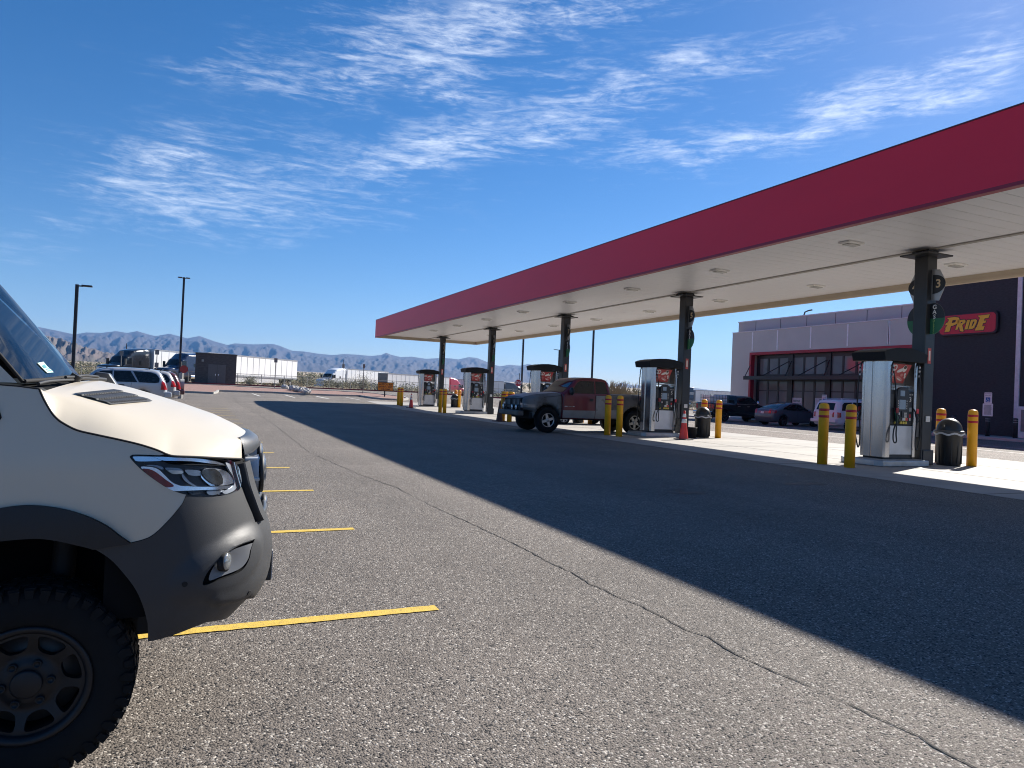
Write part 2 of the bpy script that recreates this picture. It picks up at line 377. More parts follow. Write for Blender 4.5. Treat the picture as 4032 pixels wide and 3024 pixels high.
stripe((27.5, 16, 0), (27.5, 60, 0), .14, whi); stripe((31.5, 16, 0), (31.5, 52, 0), .12, whi)
# the long crack
crk = M('crack_filler', (.016, .015, .015), .95, var=.3, scale=30)
C8 = zoom(2000, 1900, .9186)
cp = [Rb(800, 690), Rb(900, 780), Rb(1000, 850), Rb(1100, 900), Rb(1250, 980), Rb(1400, 1080), Rb(1480, 1140), (1220, 1783), (1420, 1870), (1560, 1920), (1700, 1992), (1850, 2060), C8(0, 250), C8(100, 300), C8(180, 345), C8(270, 385), C8(350, 435), C8(500, 500), C8(650, 570), C8(760, 632), C8(850, 665), C8(1000, 750), C8(1180, 828), C8(1300, 880), C8(1450, 945), C8(1600, 1020), C8(1750, 1090), C8(1880, 1160), C8(2010, 1224), C8(2150, 1310)]
cp = [hit(*p) for p in cp]; b = MB(); pts = []
for a, c in zip(cp, cp[1:]):
    n = max(2, int((c-a).length/.045))
    for i in range(n): pts.append(a.lerp(c, i/n))
L_, R_ = [], []; wob = 0
for i, p in enumerate(pts):
    d = (pts[min(i+1, len(pts)-1)]-p if i < len(pts)-1 else p-pts[i-1]); d = Vector((d.x, d.y, 0)).normalized(); n = Vector((-d.y, d.x, 0))
    wob = mnoise.noise(Vector((i*.16, 3, 0)))*.035+mnoise.noise(Vector((i*.55, 9, 0)))*.016; w = .0028+.0045*abs(mnoise.noise(Vector((i*.12, 0, 5))))+.003*rng.random()
    if mnoise.noise(Vector((i*.03, 7, 1))) < -.35: w *= .4
    a, e = p+n*(wob+w), p+n*(wob-w); L_.append((a.x, a.y, TZ(a.y)+.004)); R_.append((e.x, e.y, TZ(e.y)+.004))
b.grid([L_, R_], False); tag(b.build('asphalt_crack', crk), kind='structure')
# oil spots
oil = M('oil_stain', (.02, .02, .021), .6, var=.4, scale=9)
b = MB()
for (px, py), r in (((3165, 1906), .33), ((2700, 1940), .22), ((2660, 1930), .12), ((2755, 1945), .1)):
    c = hit(px, py); n = 18; pts = [(c.x+math.cos(t)*r*1.6*(1+.4*mnoise.noise(Vector((t, px, 0)))), c.y+math.sin(t)*r*.55*(1+.4*mnoise.noise(Vector((t*2, px, 3)))), TZ(c.y)+.004) for t in [2*math.pi*i/n for i in range(n)]]
    b.add(pts, [list(range(n))], False)
tag(b.build('oil_spots', oil), kind='structure')
# gravel bed with kerb
front = [(-420, 590), (-200, 598), (20, 610), (300, 622), (520, 632), (575, 622), (600, 598), (800, 604), (1100, 613), (1400, 622), (1700, 640), (2000, 652), (2212, 660)]
front = [hit(*Rb(*p)) for p in front]+[hit(*R4(*p)) for p in ((700, 690), (800, 706), (900, 717), (1000, 722), (1080, 725), (1125, 716))]
back = [hit(*R4(*p)) for p in ((1090, 700), (1000, 690), (800, 668), (500, 650), (250, 641))]+[hit(*Rb(*p)) for p in ((1500, 572), (1000, 545), (700, 525), (300, 508), (80, 500), (-200, 490), (-420, 480))]
gravel = M('red_gravel', (.25, .145, .118), .95, var=.35, scale=7, bump=1.0, bscale=14)
kerbm = M('kerb_concrete', (.36, .345, .32), .85, var=.12, scale=3, bump=.2)
poly = [(p.x, p.y) for p in front+back]
V, T = fill(poly, 1.0); b = MB()
b.add([(x, y, TZ(y)+.10+.05*mnoise.noise(Vector((x*.8, y*.8, 0)))) for x, y in V], T, True); tag(b.build('gravel_bed', gravel), kind='structure')
b = MB(); n = len(poly); inner = []
for i, p in enumerate(poly):
    a, c = Vector(poly[i-1]), Vector(poly[(i+1) % n]); d = (c-a).normalized(); nn = Vector((-d.y, d.x)); inner.append(Vector(p)+nn*.16)
rows = [[(p[0], p[1], TZ(p[1])-.01) for p in poly], [(p[0], p[1], TZ(p[1])+.15) for p in poly], [(p.x, p.y, TZ(p.y)+.15) for p in inner], [(p.x, p.y, TZ(p.y)+.02) for p in inner]]
b.grid(rows, False, True); tag(b.build('kerb', kerbm), kind='structure')
# far kerb with red paint
red_k = M('red_kerb_paint', (.22, .03, .035), .8, var=.2, scale=4); b = MB()
for i in range(60):
    x0, x1 = -45+2.75*i, -45+2.75*(i+1)-.012
    b.mat(red_k).box(x0, x1, 85.9, 86.1, TZ(86, x0)-.05, TZ(86, x0)+.15)
tag(b.build('kerb', kerbm), kind='structure')
# ------------------------------------------------------------------ fuel canopy
CX0, CX1, CY0, CY1, ZB, ZS, ZT = 12.75, 21.4, -9.0, 56.0, 5.35, 5.58, 6.74
ISL = [2.67, 12.6, 22.5, 32.35, 42.3, 52.4]          # island lines, y
red_f = M('canopy_red', (.95, .030, .066), .42, var=.04, scale=.7, spec=.35, stretch=(1, .3, 1))
red_d = M('canopy_red_trim', (.36, .02, .045), .45, var=.08, scale=2)
soff = M('soffit_white', (.84, .84, .86), .38, var=.03, scale=.6, dirt=((.70, .69, .68), .5, .62), stretch=(1, .25, 1))
blk = M('column_black', (.017, .019, .022), .42, var=.2, scale=3, coat=.15)
seamm = M('soffit_seam', (.16, .15, .14), .7)
can = empty('fuel_canopy', (17.1, 24, 0)); tag(can, 'long red fascia fuel canopy with white soffit on black columns over the pump islands', 'canopy')
def cb(mb, name, mat=None, bevel=0): o = mb.build(name, mat, can, bevel); o.matrix_parent_inverse = Matrix.Translation((-17.1, -24, 0)); return o
b = MB(); t = .09
for x0, x1, y0, y1 in ((CX0, CX0+t, CY0, CY1), (CX1-t, CX1, CY0, CY1), (CX0+t, CX1-t, CY0, CY0+t), (CX0+t, CX1-t, CY1-t, CY1)): b.box(x0, x1, y0, y1, ZB+.07, ZT)
cb(b, 'fascia', red_f)
b = MB(); tan = M('fascia_inner_tan', (.52, .44, .34), .6, var=.06, scale=1); cap = M('fascia_cap', (.12, .02, .03), .5)
w = .16
for x0, x1, y0, y1 in ((CX0-.006, CX0+w, CY0-.006, CY1+.006), (CX1-w, CX1+.006, CY0-.006, CY1+.006), (CX0+w, CX1-w, CY0-.006, CY0+w), (CX0+w, CX1-w, CY1-w, CY1+.006)): b.mat(red_d if x0 < CX0 else tan).box(x0, x1, y0, y1, ZB, ZB+.069)
for x0, x1, y0, y1 in ((CX0-.01, CX0+.12, CY0, CY1), (CX1-.12, CX1+.01, CY0, CY1)): b.mat(cap).box(x0, x1, y0, y1, ZT+.001, ZT+.03)
b.mat(tan).box(CX1-t-.03, CX1-t-.004, CY0+.2, CY1-.2, ZB+.07, ZS).box(CX0+t+.004, CX0+t+.03, CY0+.2, CY1-.2, ZB+.07, ZS).box(CX0+t+.03, CX1-t-.03, CY1-t-.03, CY1-t-.004, ZB+.07, ZS)
cb(b, 'fascia_trim')
b = MB(); y = CY0+.1; pw = .405                                    # soffit pans run across the canopy
while y < CY1-.1:
    y1 = min(y+pw, CY1-.1); b.mat(soff).box(CX0+t+.03, 17.06, y+.006, y1-.006, ZS, ZS+.05).box(17.14, CX1-t-.03, y+.006, y1-.006, ZS, ZS+.05); y += pw
b.mat(seamm).box(CX0+t+.03, CX1-t-.03, CY0+.1, CY1-.1, ZS+.012, ZS+.03); b.mat(M('soffit_beam', (.36, .34, .31), .6)).box(17.03, 17.17, CY0+.2, CY1-.2, ZS-.035, ZS-.003)
cb(b, 'soffit')
b = MB(); b.box(CX0+t, CX1-t, CY0+t, CY1-t, ZS+.3, ZS+.38); cb(b, 'roof_deck', M('roof_deck', (.3, .3, .3), .8))
lw = M('light_housing', (.86, .85, .82), .4); lg = M('light_lens', (.55, .55, .52), .25)
for x in (14.95, 19.4):
    for k in range(11):
        y = -1.9+4.95*k+(.0 if x < 17 else .3)
        if y < 1.5: continue
        b = MB(); b.mat(lw).box(x-.27, x+.27, y-.17, y+.17, ZS-.055, ZS-.002).mat(lg).box(x-.20, x+.20, y-.11, y+.11, ZS-.085, ZS-.056); cb(b, 'ceiling_light', None, .012)
for y in ISL:
    b = MB(); b.box(17.015, 17.385, y-.235, y+.135, .0, ZS-.01); col = cb(b, 'column', blk, .02)
    b = MB(); b.prism([(16.72, y-.45), (17.68, y-.45), (17.68, y+.35), (16.72, y+.35)], lambda p, h: (p[0], p[1], h), ZS-.17, ZS-.13)
    for sx in (-1, 1): b.prism([(17.2+sx*.187, ZS-.131), (17.2+sx*.48, ZS-.131), (17.2+sx*.48, ZS-.085), (17.2+sx*.187, ZS-.02)], lambda p, h: (p[0], h, p[1]), y-.10, y+.0)
    b.box(17.0, 17.4, y-.25, y+.15, ZS-.128, ZS-.02)
    tp = b.build('top_plate', blk, col, .008)
    b = MB(); b.mat(blk).box(16.95, 17.013, y-.28, y-.02, .02, .42).box(17.387, 17.47, y-.2, y+.1, .02, .36).box(17.0, 17.4, y-.30, y-.237, .02, .4); b.build('base_cover', None, col, .015)
    b = MB(); gb = M('dispenser_grey', (.14, .145, .15), .5); b.mat(gb).box(16.86, 17.012, y-.16, y+.10, .72, 1.28).mat(M('paper_white', (.7, .7, .68), .8)).box(17.12, 17.28, y-.262, y-.238, 1.12, 1.27); b.build('towel_dispenser', None, col, .02)
    b = MB(); b.mat(M('extinguisher_label', (.55, .10, .09), .6)).box(17.13, 17.25, y-.244, y-.237, 2.62, 3.02).mat(M('label_white', (.72, .66, .6), .7)).box(17.16, 17.22, y-.247, y-.2441, 2.70, 2.95); b.build('notice_sticker', None, col)
# numbered fuel signs on the columns
sg = M('sign_silver', (.42, .43, .44), .35, .6, var=.06); sb_ = M('sign_black', (.013, .016, .02), .4); sgr = M('sign_green', (.02, .16, .075), .5); swh = M('sign_white', (.8, .8, .78), .5); sgo = M('sign_gold', (.72, .55, .34), .5); sye = M('sign_lime', (.38, .62, .2), .5)
def colsign(y, num, side, label):
    """side +1: on the near face, reaching right; -1: on the far face, reaching left"""
    yy = y-.236 if side > 0 else y+.136; root = empty('pump_number_sign', (17.2 if side > 0 else 17.34, yy, 0), -math.pi/2); tag(root, label, 'pump sign', 'numbered fuel signs on the canopy columns')
    def out(pts): return [(side*u, z) for u, z in pts]
    P = lambda p, h: (p[0], h, p[1])
    b = MB(); b.mat(sg).prism(out([(0, 4.26), (.21, 4.23), (.33, 4.50), (.36, 4.66), (.33, 4.80), (.21, 5.03), (0, 5.05)]), P, -.018, 0); b.build('number_plate', None, root)
    arc = [(.05+.33*math.cos(a), 4.66+.245*math.sin(a)) for a in [R(-88+11*i) for i in range(17)]]
    b = MB(); b.mat(sb_).prism(out([(.04, 4.415)]+arc+[(.04, 4.905)]), P, -.026, -.019); b.build('number_disc', None, root)
    text_mesh(num, .30, sgo, face_T((side*.19, -.029, 4.66), (1, 0, 0), (0, 0, 1)), 'number', root, .002, bold=.006)
    arc = [(.0+.385*math.cos(a), 3.78+.42*math.sin(a)*1.0) for a in [R(-72+8*i) for i in range(19)]]
    up = [p for p in arc if p[1] >= 3.78]; dn = [p for p in arc if p[1] <= 3.78]
    b = MB(); b.mat(sb_).prism(out([(0, 3.781), (.385, 3.781)]+up+[(0, 4.17)]), P, -.018, 0); b.mat(sgr).prism(out([(0, 3.38)]+dn+[(.385, 3.779), (0, 3.779)]), P, -.018, 0); b.build('fuel_plate', None, root)
    for i, ch in enumerate('GAS'): text_mesh(ch, .15, swh, face_T((side*.11, -.021, 4.07-.125*i), (1, 0, 0), (0, 0, 1)), 'gas_letter', root, .002, bold=.003)
    for i, ch in enumerate('DIESEL'): text_mesh(ch, .085, sye, face_T((side*.10, -.021, 3.72-.062*i), (1, 0, 0), (0, 0, 1)), 'diesel_letter', root, .002)
wh = ['column nearest the camera', 'column behind the big orange cone', 'column above the old pickup', 'second column from the left', 'leftmost column']
for i, y in enumerate(ISL[1:]):
    colsign(y, str(3+2*i), 1, f'pump sign showing {3+2*i} on the right of the {wh[i]}')
    if i < 3: colsign(y, str(4+2*i), -1, f'half hidden pump sign showing {4+2*i}, left of the {wh[i]}')
# ------------------------------------------------------------------ pumps, bollards, bins, cones
steel = M('brushed_steel', (.52, .52, .52), .20, 1.0, var=.12, scale=5, stretch=(1, 1, .12), dirt=((.45, .38, .32), 1.1, .60))
steel2 = M('panel_steel', (.55, .55, .56), .42, .7, var=.08, scale=3, dirt=((.36, .34, .33), 2.0, .62))
galv = M('galvanised_kerb', (.40, .41, .42), .45, .8, var=.2, scale=4)
pblk = M('pump_black', (.016, .018, .021), .45, var=.2, scale=5)
pcap = M('pump_cap_black', (.008, .009, .011), .55, var=.15, scale=2, spec=.25)
scr = M('screen_grey_blue', (.23, .31, .40), .2); keyc = M('key_white', (.6, .6, .58), .6); yb = M('grade_button_yellow', (.62, .50, .08), .5); adr = M('advert_red', (.38, .022, .03), .35, var=.06)
adw = M('advert_white', (.66, .62, .58), .5); adp = M('advert_pink', (.55, .20, .19), .5); coff = M('coffee_brown', (.035, .018, .012), .4); rub = M('hose_rubber', (.014, .014, .015), .5); ngr = M('nozzle_green', (.02, .13, .06), .5); redt = M('tag_red', (.5, .03, .04), .5)
def ell(b, cx, cz, rx, rz, y0, y1, T, rot=0, n=20):
    pts = []
    for i in range(n):
        t = 2*math.pi*i/n; u, v = rx*math.cos(t), rz*math.sin(t); pts.append((cx+u*math.cos(rot)-v*math.sin(rot), cz+u*math.sin(rot)+v*math.cos(rot)))
    b.prism(pts, lambda p, h: T @ Vector((p[0], h, p[1])), y0, y1)
def make_pump(num, loc, label):
    root = empty('fuel_pump', loc); tag(root, label, 'fuel pump', 'fuel pumps on the concrete apron')
    b = MB(); b.prism([(-1.02, -.45), (-.90, -.62), (.75, -.62), (.75, .62), (-.90, .62), (-1.02, .45)], lambda p, h: (p[0], p[1], h), 0, .15); b.build('island_kerb', galv, root, .02)
    b = MB(); b.prism([(-.95, -.40), (-.85, -.53), (.70, -.53), (.70, .53), (-.85, .53), (-.95, .40)], lambda p, h: (p[0], p[1], h), .151, .158); b.build('island_top', M('island_concrete', (.38, .37, .35), .8), root)
    b = MB(); prof = [(-.36, -.36), (-.52, -.36), (-.575, -.32), (-.61, -.05), (-.58, -.035), (-.58, .005), (-.615, .02), (-.615, .21), (-.59, .24), (-.575, .32), (-.46, .40), (-.36, .40)]
    b.prism(prof, lambda p, h: (p[0], p[1], h), .20, 2.63); b.build('side_column', steel, root, .008)
    b = MB(); b.box(.50, .60, -.33, .33, .2, 2.63); b.build('end_post', steel, root, .012)
    b = MB(); b.box(-.50, .56, -.29, .29, .158, .26); b.build('plinth', pblk, root)
    b = MB(); pr = [(-.74, 2.60), (-.79, 2.81), (-.65, 2.865), (-.35, 2.925), (0, 2.945), (.35, 2.925), (.65, 2.865), (.80, 2.81), (.74, 2.60)]
    b.prism(pr, lambda p, h: (p[0], h, p[1]), -.46, .50); b.build('cap', pcap, root, .012)
    b = MB(); b.box(-.35, .50, -.27, .27, .26, 1.02); b.build('cabinet', pblk, root)
    b = MB(); b.box(-.355, .495, -.055, .055, 2.02, 2.6); b.build('upper_panel', M('upper_panel_grey', (.30, .29, .28), .5), root)
    for s in (-1, 1):
        b = MB(); b.box(-.34, .495, s*.275, s*.305, .27, .995); b.build('lower_door', steel2, root, .006)
        T = Matrix.Diagonal((1 if s < 0 else -1, -s, 1, 1)) if s > 0 else Matrix()
        Q = lambda x, y, z: T @ Vector((x, y, z))
        b = MB()      # black head with the bulging console
        b.mat(pblk).prism([(-.35, 1.03), (.50, 1.03), (.50, 1.86), (-.35, 1.90)], lambda p, h: Q(p[0], h, p[1]), -.30, -.02)
        arc = [(.06+.215*math.cos(a), 1.86+.11*math.sin(a)) for a in [R(12*i) for i in range(16)]]
        b.prism([(-.16, 1.12), (.28, 1.12), (.30, 1.5)]+arc+[(-.17, 1.5)], lambda p, h: Q(p[0], h, p[1]), -.37, -.301); b.build('dispenser_head', None, root, .015)
        b = MB(); b.mat(scr).box(-.09, .14, -.377, -.371, 1.41, 1.65, T).box(-.06, .10, -.377, -.371, 1.74, 1.88, T)
        for i in range(4): b.mat(keyc).box(-.135, -.115, -.377, -.371, 1.42+.06*i, 1.455+.06*i, T).box(.175, .195, -.377, -.371, 1.42+.06*i, 1.455+.06*i, T)
        b.build('screen', None, root)
        b = MB(); b.mat(keyc).box(.10, .19, -.378, -.371, 1.21, 1.33, T).box(-.10, -.06, -.378, -.371, 1.27, 1.33, T).mat(pblk).box(.115, .135, -.381, -.3785, 1.23, 1.31, T).box(.155, .175, -.381, -.3785, 1.23, 1.31, T).mat(pblk).box(0, .07, -.385, -.371, 1.22, 1.36, T); b.build('keypad', None, root)
        b = MB(); b.mat(keyc).box(.02, .20, -.309, -.302, 1.115, 1.119, T).box(.03, .12, -.385, -.371, 1.13, 1.2, T).mat(M('label_orange', (.6, .28, .08), .6)).box(.121, .16, -.385, -.371, 1.13, 1.2, T).mat(redt).box(.161, .23, -.385, -.371, 1.13, 1.2, T); b.build('price_card', None, root)
        for i, x in enumerate((-.14, .06, .15, .24)):
            b = MB(); b.mat(yb); ell(b, x, 1.075, .034, .036, -.33, -.301, T); b.build('grade_button', None, root)
        b = MB(); b.mat(M('decal_grey', (.30, .33, .35), .6)).box(.36, .46, -.306, -.301, 1.36, 1.46, T).mat(keyc).box(.38, .43, -.306, -.301, 1.13, 1.20, T).mat(redt).box(.37, .43, -.306, -.301, 1.21, 1.29, T).mat(M('decal_dark', (.06, .065, .07), .5)).box(-.31, -.21, -.306, -.301, 1.42, 1.78, T); b.build('decals', None, root)
        n = num if s < 0 else str(int(num)+1)
        o = T @ Vector((.40, -.303, 1.66)); rgt = (1, 0, 0) if s < 0 else (-1, 0, 0)
        text_mesh(n, .17, keyc, face_T(o, rgt, (0, 0, 1)), 'pump_number', root, .002, bold=.002); text_mesh('Pump #', .055, keyc, face_T(T @ Vector((.40, -.303, 1.79)), rgt, (0, 0, 1)), 'pump_word', root, .002)
        # tilted advert
        A = T @ Matrix.Translation((0, -.15, 2.08)) @ Matrix.Rotation(R(20), 4, 'X')
        b = MB(); b.mat(adr).prism([(-.34, 0), (.26, 0), (.36, .50), (-.34, .50)], lambda p, h: A @ Vector((p[0], h, p[1])), -.03, 0)
        b.mat(adw); ell(b, -.21, .40, .075, .085, -.034, -.0305, A); b.mat(adr); ell(b, -.21, .40, .04, .05, -.037, -.0345, A)
        b.mat(adw); ell(b, .02, .34, .13, .045, -.034, -.0305, A, .35); ell(b, .14, .39, .075, .09, -.037, -.0345, A); b.mat(coff); ell(b, .145, .425, .052, .045, -.040, -.0375, A)
        b.mat(adp); ell(b, .06, .12, .13, .045, -.034, -.0305, A, -.35); ell(b, .11, .22, .05, .04, -.034, -.0305, A); b.mat(adw); ell(b, .22, .24, .033, .038, -.034, -.0305, A); ell(b, .24, .17, .03, .036, -.0345, -.031, A); ell(b, .06, .10, .09, .015, -.0375, -.0345, A, -.35)
        b.mat(adp); [ell(b, -.21+dx, z, w_, .012, -.034, -.0305, A) for dx, z, w_ in ((0, .22, .10), (.01, .17, .08), (-.01, .12, .09))]
        b.build('advert_panel', None, root)
        b = MB(); b.mat(M('strip_white', (.62, .62, .62), .6)).box(-.30, .05, -.07, -.058, 2.03, 2.07, T).box(-.33, .30, -.16, -.06, 1.965, 2.0, T); b.build('white_strip', None, root)  # white bars between the advert and the dispenser head
        # hoses and nozzles, one pair per face
        for q, (hx, nx) in enumerate(((-.40, -.24), (.565, .50))):
            sx = -.36 if q == 0 else .585
            top = [(sx, -.36, 2.56), (sx+.005, -.40, 2.3), (sx+(.05 if q == 0 else .01), -.42, 2.0), (sx+.09*(1 if q == 0 else .1), -.44, 1.5), (sx+.10*(1 if q == 0 else .1), -.45, 1.1), (sx+.08*(1 if q == 0 else .3), -.46, .80)]
            low = [(nx-.03, -.47, .62), (nx-.10, -.47, .58), (nx-.14, -.46, .68), (nx-.10, -.44, .9), (nx, -.43, 1.08)] if q == 0 else [(nx+.06, -.42, .45), (nx+.02, -.42, .40), (nx-.02, -.42, .50), (nx-.02, -.42, .8), (nx, -.43, 1.08)]
            b = MB(); b.mat(rub).tube([T @ Vector(p) for p in smooth_pts(top+low, 5)], .017); b.build('hose', None, root)
            b = MB(); b.mat(keyc)
            for z in (2.46, 2.36, 2.24): b.cyl(Q(sx, -.385, z), Q(sx+.004, -.39, z+.05), .024, n=10)
            b.mat(rub).cyl(Q(sx, -.36, 2.52), Q(sx, -.33, 2.62), .02, n=10); b.build('hose_coupling', None, root)
            b = MB(); zz = 1.08; b.mat(ngr if q == 0 else rub).tube([Q(nx, -.43, zz), Q(nx+.02, -.42, zz+.12), Q(nx+.01, -.38, zz+.26)], [.026, .034, .03]); b.mat(rub).tube([Q(nx+.01, -.38, zz+.26), Q(nx-.01, -.33, zz+.36), Q(nx-.01, -.30, zz+.33)], [.02, .016, .012]).tube([Q(nx+.02, -.45, zz+.02), Q(nx+.07, -.46, zz+.12), Q(nx+.04, -.42, zz+.22)], .009); b.mat(redt).box(nx-.05, nx+.03, -.45, -.44, zz+.24, zz+.36, T); b.build('nozzle', None, root)
    return root
PL = ['silver and black fuel pump showing 3, the nearest pump, right of the bollard pair', 'silver and black fuel pump showing 5 beside the orange cone and trash can', 'fuel pump showing 7 standing behind the old red and grey pickup', 'fuel pump showing 9 with hose loops, right of the green-black trash can', 'fuel pump showing 11, farthest left pump beside the small orange cone']
PUMP = [make_pump(str(3+2*i), (16.13, y+.06, .006), PL[i]) for i, y in enumerate(ISL[1:])]
boly = M('bollard_yellow', (.95, .43, .008), .45, var=.08, scale=4, dirt=((.30, .19, .03), 5, .66)); bolr = M('bollard_red', (.55, .015, .03), .35, var=.05)
def make_bollard(loc, label, group='yellow bollards round the pump islands'):
    root = empty('bollard', loc); tag(root, label, 'bollard', group)
    b = MB(); b.lathe([(.001, 0), (.118, 0), (.118, 1.36), (.112, 1.42), (.095, 1.46), (.05, 1.478), (.001, 1.482)], n=28); b.build('post_sleeve', boly, root)
    for z in (1.16, 1.32):
        b = MB(); b.lathe([(.118, z-.03), (.1205, z-.029), (.1205, z+.029), (.118, z+.03)], n=28); b.build('reflective_band', bolr, root)
    return root
names = ['pump 3', 'pump 5', 'pump 7', 'pump 9', 'pump 11']
first = None
for i, y in enumerate(ISL[1:]):
    for (x, dy, what) in ((13.95, .10, 'left of the pair before'), (13.98, -.66, 'right of the pair before'), (18.6, .37, 'left of the pair beyond'), (18.6, -.5, 'right of the pair beyond')):
        lab = f'yellow bollard with two red bands, {what} {names[i]}'
        if first is None: first = o = make_bollard((x, y+dy, .006), lab)
        else: o = copy_tree(first); o.location = (x, y+dy, .006); o['label'] = lab
binb = M('bin_black', (.013, .014, .015), .42, var=.25, scale=4); binr = M('bin_rim_grey', (.06, .062, .065), .4); linr = M('bin_liner_clear', (.55, .55, .55), .3)
def make_bin(loc, label, rz=0, s=1.0):
    root = empty('trash_can', loc, rz); tag(root, label, 'trash can', 'dome lidded trash cans by the columns'); root.scale = (s, s, s)
    b = MB(); pr = [(.001, 0), (.255, 0), (.265, .02), (.30, .78), (.31, .80)]; b.lathe(pr, n=32)
    for k in range(12): t = 2*math.pi*k/12; b.box(.268, .29, -.012, .012, .06, .74, Matrix.Rotation(t, 4, 'Z') @ Matrix.Translation((.0, 0, 0)))
    b.build('barrel', binb, root)
    b = MB(); b.lathe([(.30, .79), (.335, .80), (.34, .845), (.325, .86), (.28, .865)], n=32); b.build('rim', binr, root)
    b = MB(); dome = [(.285*math.cos(R(a)), .865+.30*math.sin(R(a))) for a in range(0, 91, 9)]; b.lathe(dome, n=32); b.build('dome_lid', binb, root)
    b = MB(); rows = [[Vector((.338*math.cos(t), .338*math.sin(t), z+.02*math.sin(t*7))) for t in [2*math.pi*i/40 for i in range(40)]] for z in (.80, .755)]; b.grid(rows, True, True); b.build('bag_edge', linr, root)
    return root
make_bin((18.05, 12.35, .006), 'black dome lidded trash can between two bollards beside the nearest column', .3, 1.06)
make_bin((18.0, 22.2, .006), 'black dome lidded trash can right of the orange cone', 1.0, 1.02)
p = hit(*zoom(1540, 1400, .226)(1100, 935)); make_bin((18.3, atX(*zoom(1540, 1400, .226)(1100, 935), 18.3).y, .006), 'dark dome lidded trash can seen between the two far left pumps', .5, 1.0)
p = hit(1935, 1622); make_bin((18.2, 42.0-9.6, .006), 'dark trash can half hidden behind the pickup grille', 1.2, 1.0)
# bucket
b = MB(); b.mat(binb, True).lathe([(.001, .02), (.16, .0), (.20, .38), (.215, .39), (.2, .4), (.185, .37), (.15, .04), (.001, .035)], n=24); bk = b.build('bucket', None, None, loc=(17.15, 21.75, .006)); tag(bk, 'small black open bucket on the apron behind the orange cone', 'bucket')
b = MB(); b.tube([Vector((.2*math.cos(t), .02*math.sin(t), .37-.16*math.sin(t))) for t in [math.pi*i/10 for i in range(11)]], .006); b.build('handle', rub, bk)
cor = M('cone_orange', (.62, .045, .035), .45, var=.08); cow = M('cone_white', (.75, .73, .7), .4); cob = M('cone_base', (.02, .02, .02), .7); cod = M('cone_dirty', (.11, .05, .038), .8, var=.4, scale=8)
def make_cone(loc, label, h=1.0, body=cor, bands=True, s=1.0, base=cob):
    root = empty('traffic_cone', loc, .35); tag(root, label, 'traffic cone', 'traffic cones on the apron')
    b = MB(); b.box(-.26, .26, -.26, .26, 0, .035); b.build('base', base, root, .02)
    r = lambda z: .168*(1-z/h)+.034*(z/h)
    b = MB(); b.lathe([(r(.03), .035)]+[(r(z), z) for z in (.1*h, .3*h, .5*h, .7*h, .9*h)]+[(r(h), h), (.02, h+.005), (.001, h)], n=28); b.build('cone_body', body, root)
    if bands:
        for a, c in ((.58, .72), (.78, .90)): b = MB(); b.lathe([(r(a*h)+.001, a*h), (r(a*h)+.004, a*h+.002), (r(c*h)+.004, c*h-.002), (r(c*h)+.001, c*h)], n=28); b.build('reflective_collar', cow, root)
    return root
make_cone((16.0, 20.75, .006), 'bright orange cone with two white collars right of pump 5', 1.03)
q = hit(1618, 1606); make_cone((q.x, q.y, TZ(q.y)+.006), 'small far orange cone between the left bollards and pump 11', 1.02)
q = hit(1966, 1660); make_cone((q.x, q.y, .006), 'dirty dark worn cone left of the pickup', 1.02, cod, False, base=cod)
# ------------------------------------------------------------------ the shop (facade in the plane x = 42.5)
SXF = 42.5
S7 = zoom(2850, 1000, .4702); S8 = zoom(3150, 900, .6327); S6 = zoom(2450, 1100, .4098); S3 = zoom(3100, 1300, .4219)
def sp(p, X=SXF): v = atX(*p, X); return v.y, v.z
YL, ZTOP1 = sp(S7(75, 662)); _, ZB1 = sp(S7(57, 1160)); YL2, ZTOP2 = sp(S7(127, 550)); ZTOP1 = (ZTOP1+sp(S7(1383, 553))[1])/2; ZTOP2 = (ZTOP2+sp(S7(1595, 388))[1])/2
YD, _ = sp((3690, 1300)); ZD = sp(S8(1380, 277))[1]; YR = sp(S8(1372, 700))[0]
YF, ZF = sp(S7(230, 838)); ZF = (ZF+sp(S7(1595, 770))[1])/2
stucco = M('stucco_grey', (.545, .55, .505), .9, var=.05, scale=.5, bump=.35, bscale=25, dirt=((.49, .49, .46), .35, .62))
stucco2 = M('stucco_upper', (.50, .50, .47), .9, var=.05, scale=.5, bump=.35, bscale=25)
dark = M('brick_charcoal', (.030, .032, .035), .75, var=.25, scale=6, bump=.5, bscale=18, stretch=(1, 1, 3))
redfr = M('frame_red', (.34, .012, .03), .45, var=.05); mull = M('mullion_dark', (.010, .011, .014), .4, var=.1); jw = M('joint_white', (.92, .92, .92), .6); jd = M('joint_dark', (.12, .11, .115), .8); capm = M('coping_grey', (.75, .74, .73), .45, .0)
shop = empty('shop_building', (SXF, 36, 0)); tag(shop, 'grey and charcoal convenience shop with red framed windows and long dark awning', 'building')
def sb(mb, name, mat=None, bevel=0, parent=None):
    o = mb.build(name, mat, parent or shop, bevel)
    if parent is None: o.matrix_parent_inverse = Matrix.Translation((-SXF, -36, 0))
    return o
ZWB = .15; ZWIN = ZF-.32
b = MB()
b.box(SXF, SXF+14, YF+.10, YL, ZWB, ZTOP1).box(SXF, SXF+14, YD, YF+.098, ZF, ZTOP1); sb(b, 'wall', stucco)
b = MB(); b.box(SXF+1.2, SXF+13, YD+.01, YL2+1.2*YL2/SXF, ZTOP1-.3, ZTOP2-.08); sb(b, 'parapet', stucco2)
b = MB(); b.mat(capm).box(SXF-.04, SXF+.25, YD, YL+.04, ZTOP1+.002, ZTOP1+.05).box(SXF+1.16, SXF+1.4, YD+.02, YL2*(1+1.2/SXF)+.04, ZTOP2-.08, ZTOP2); sb(b, 'coping')
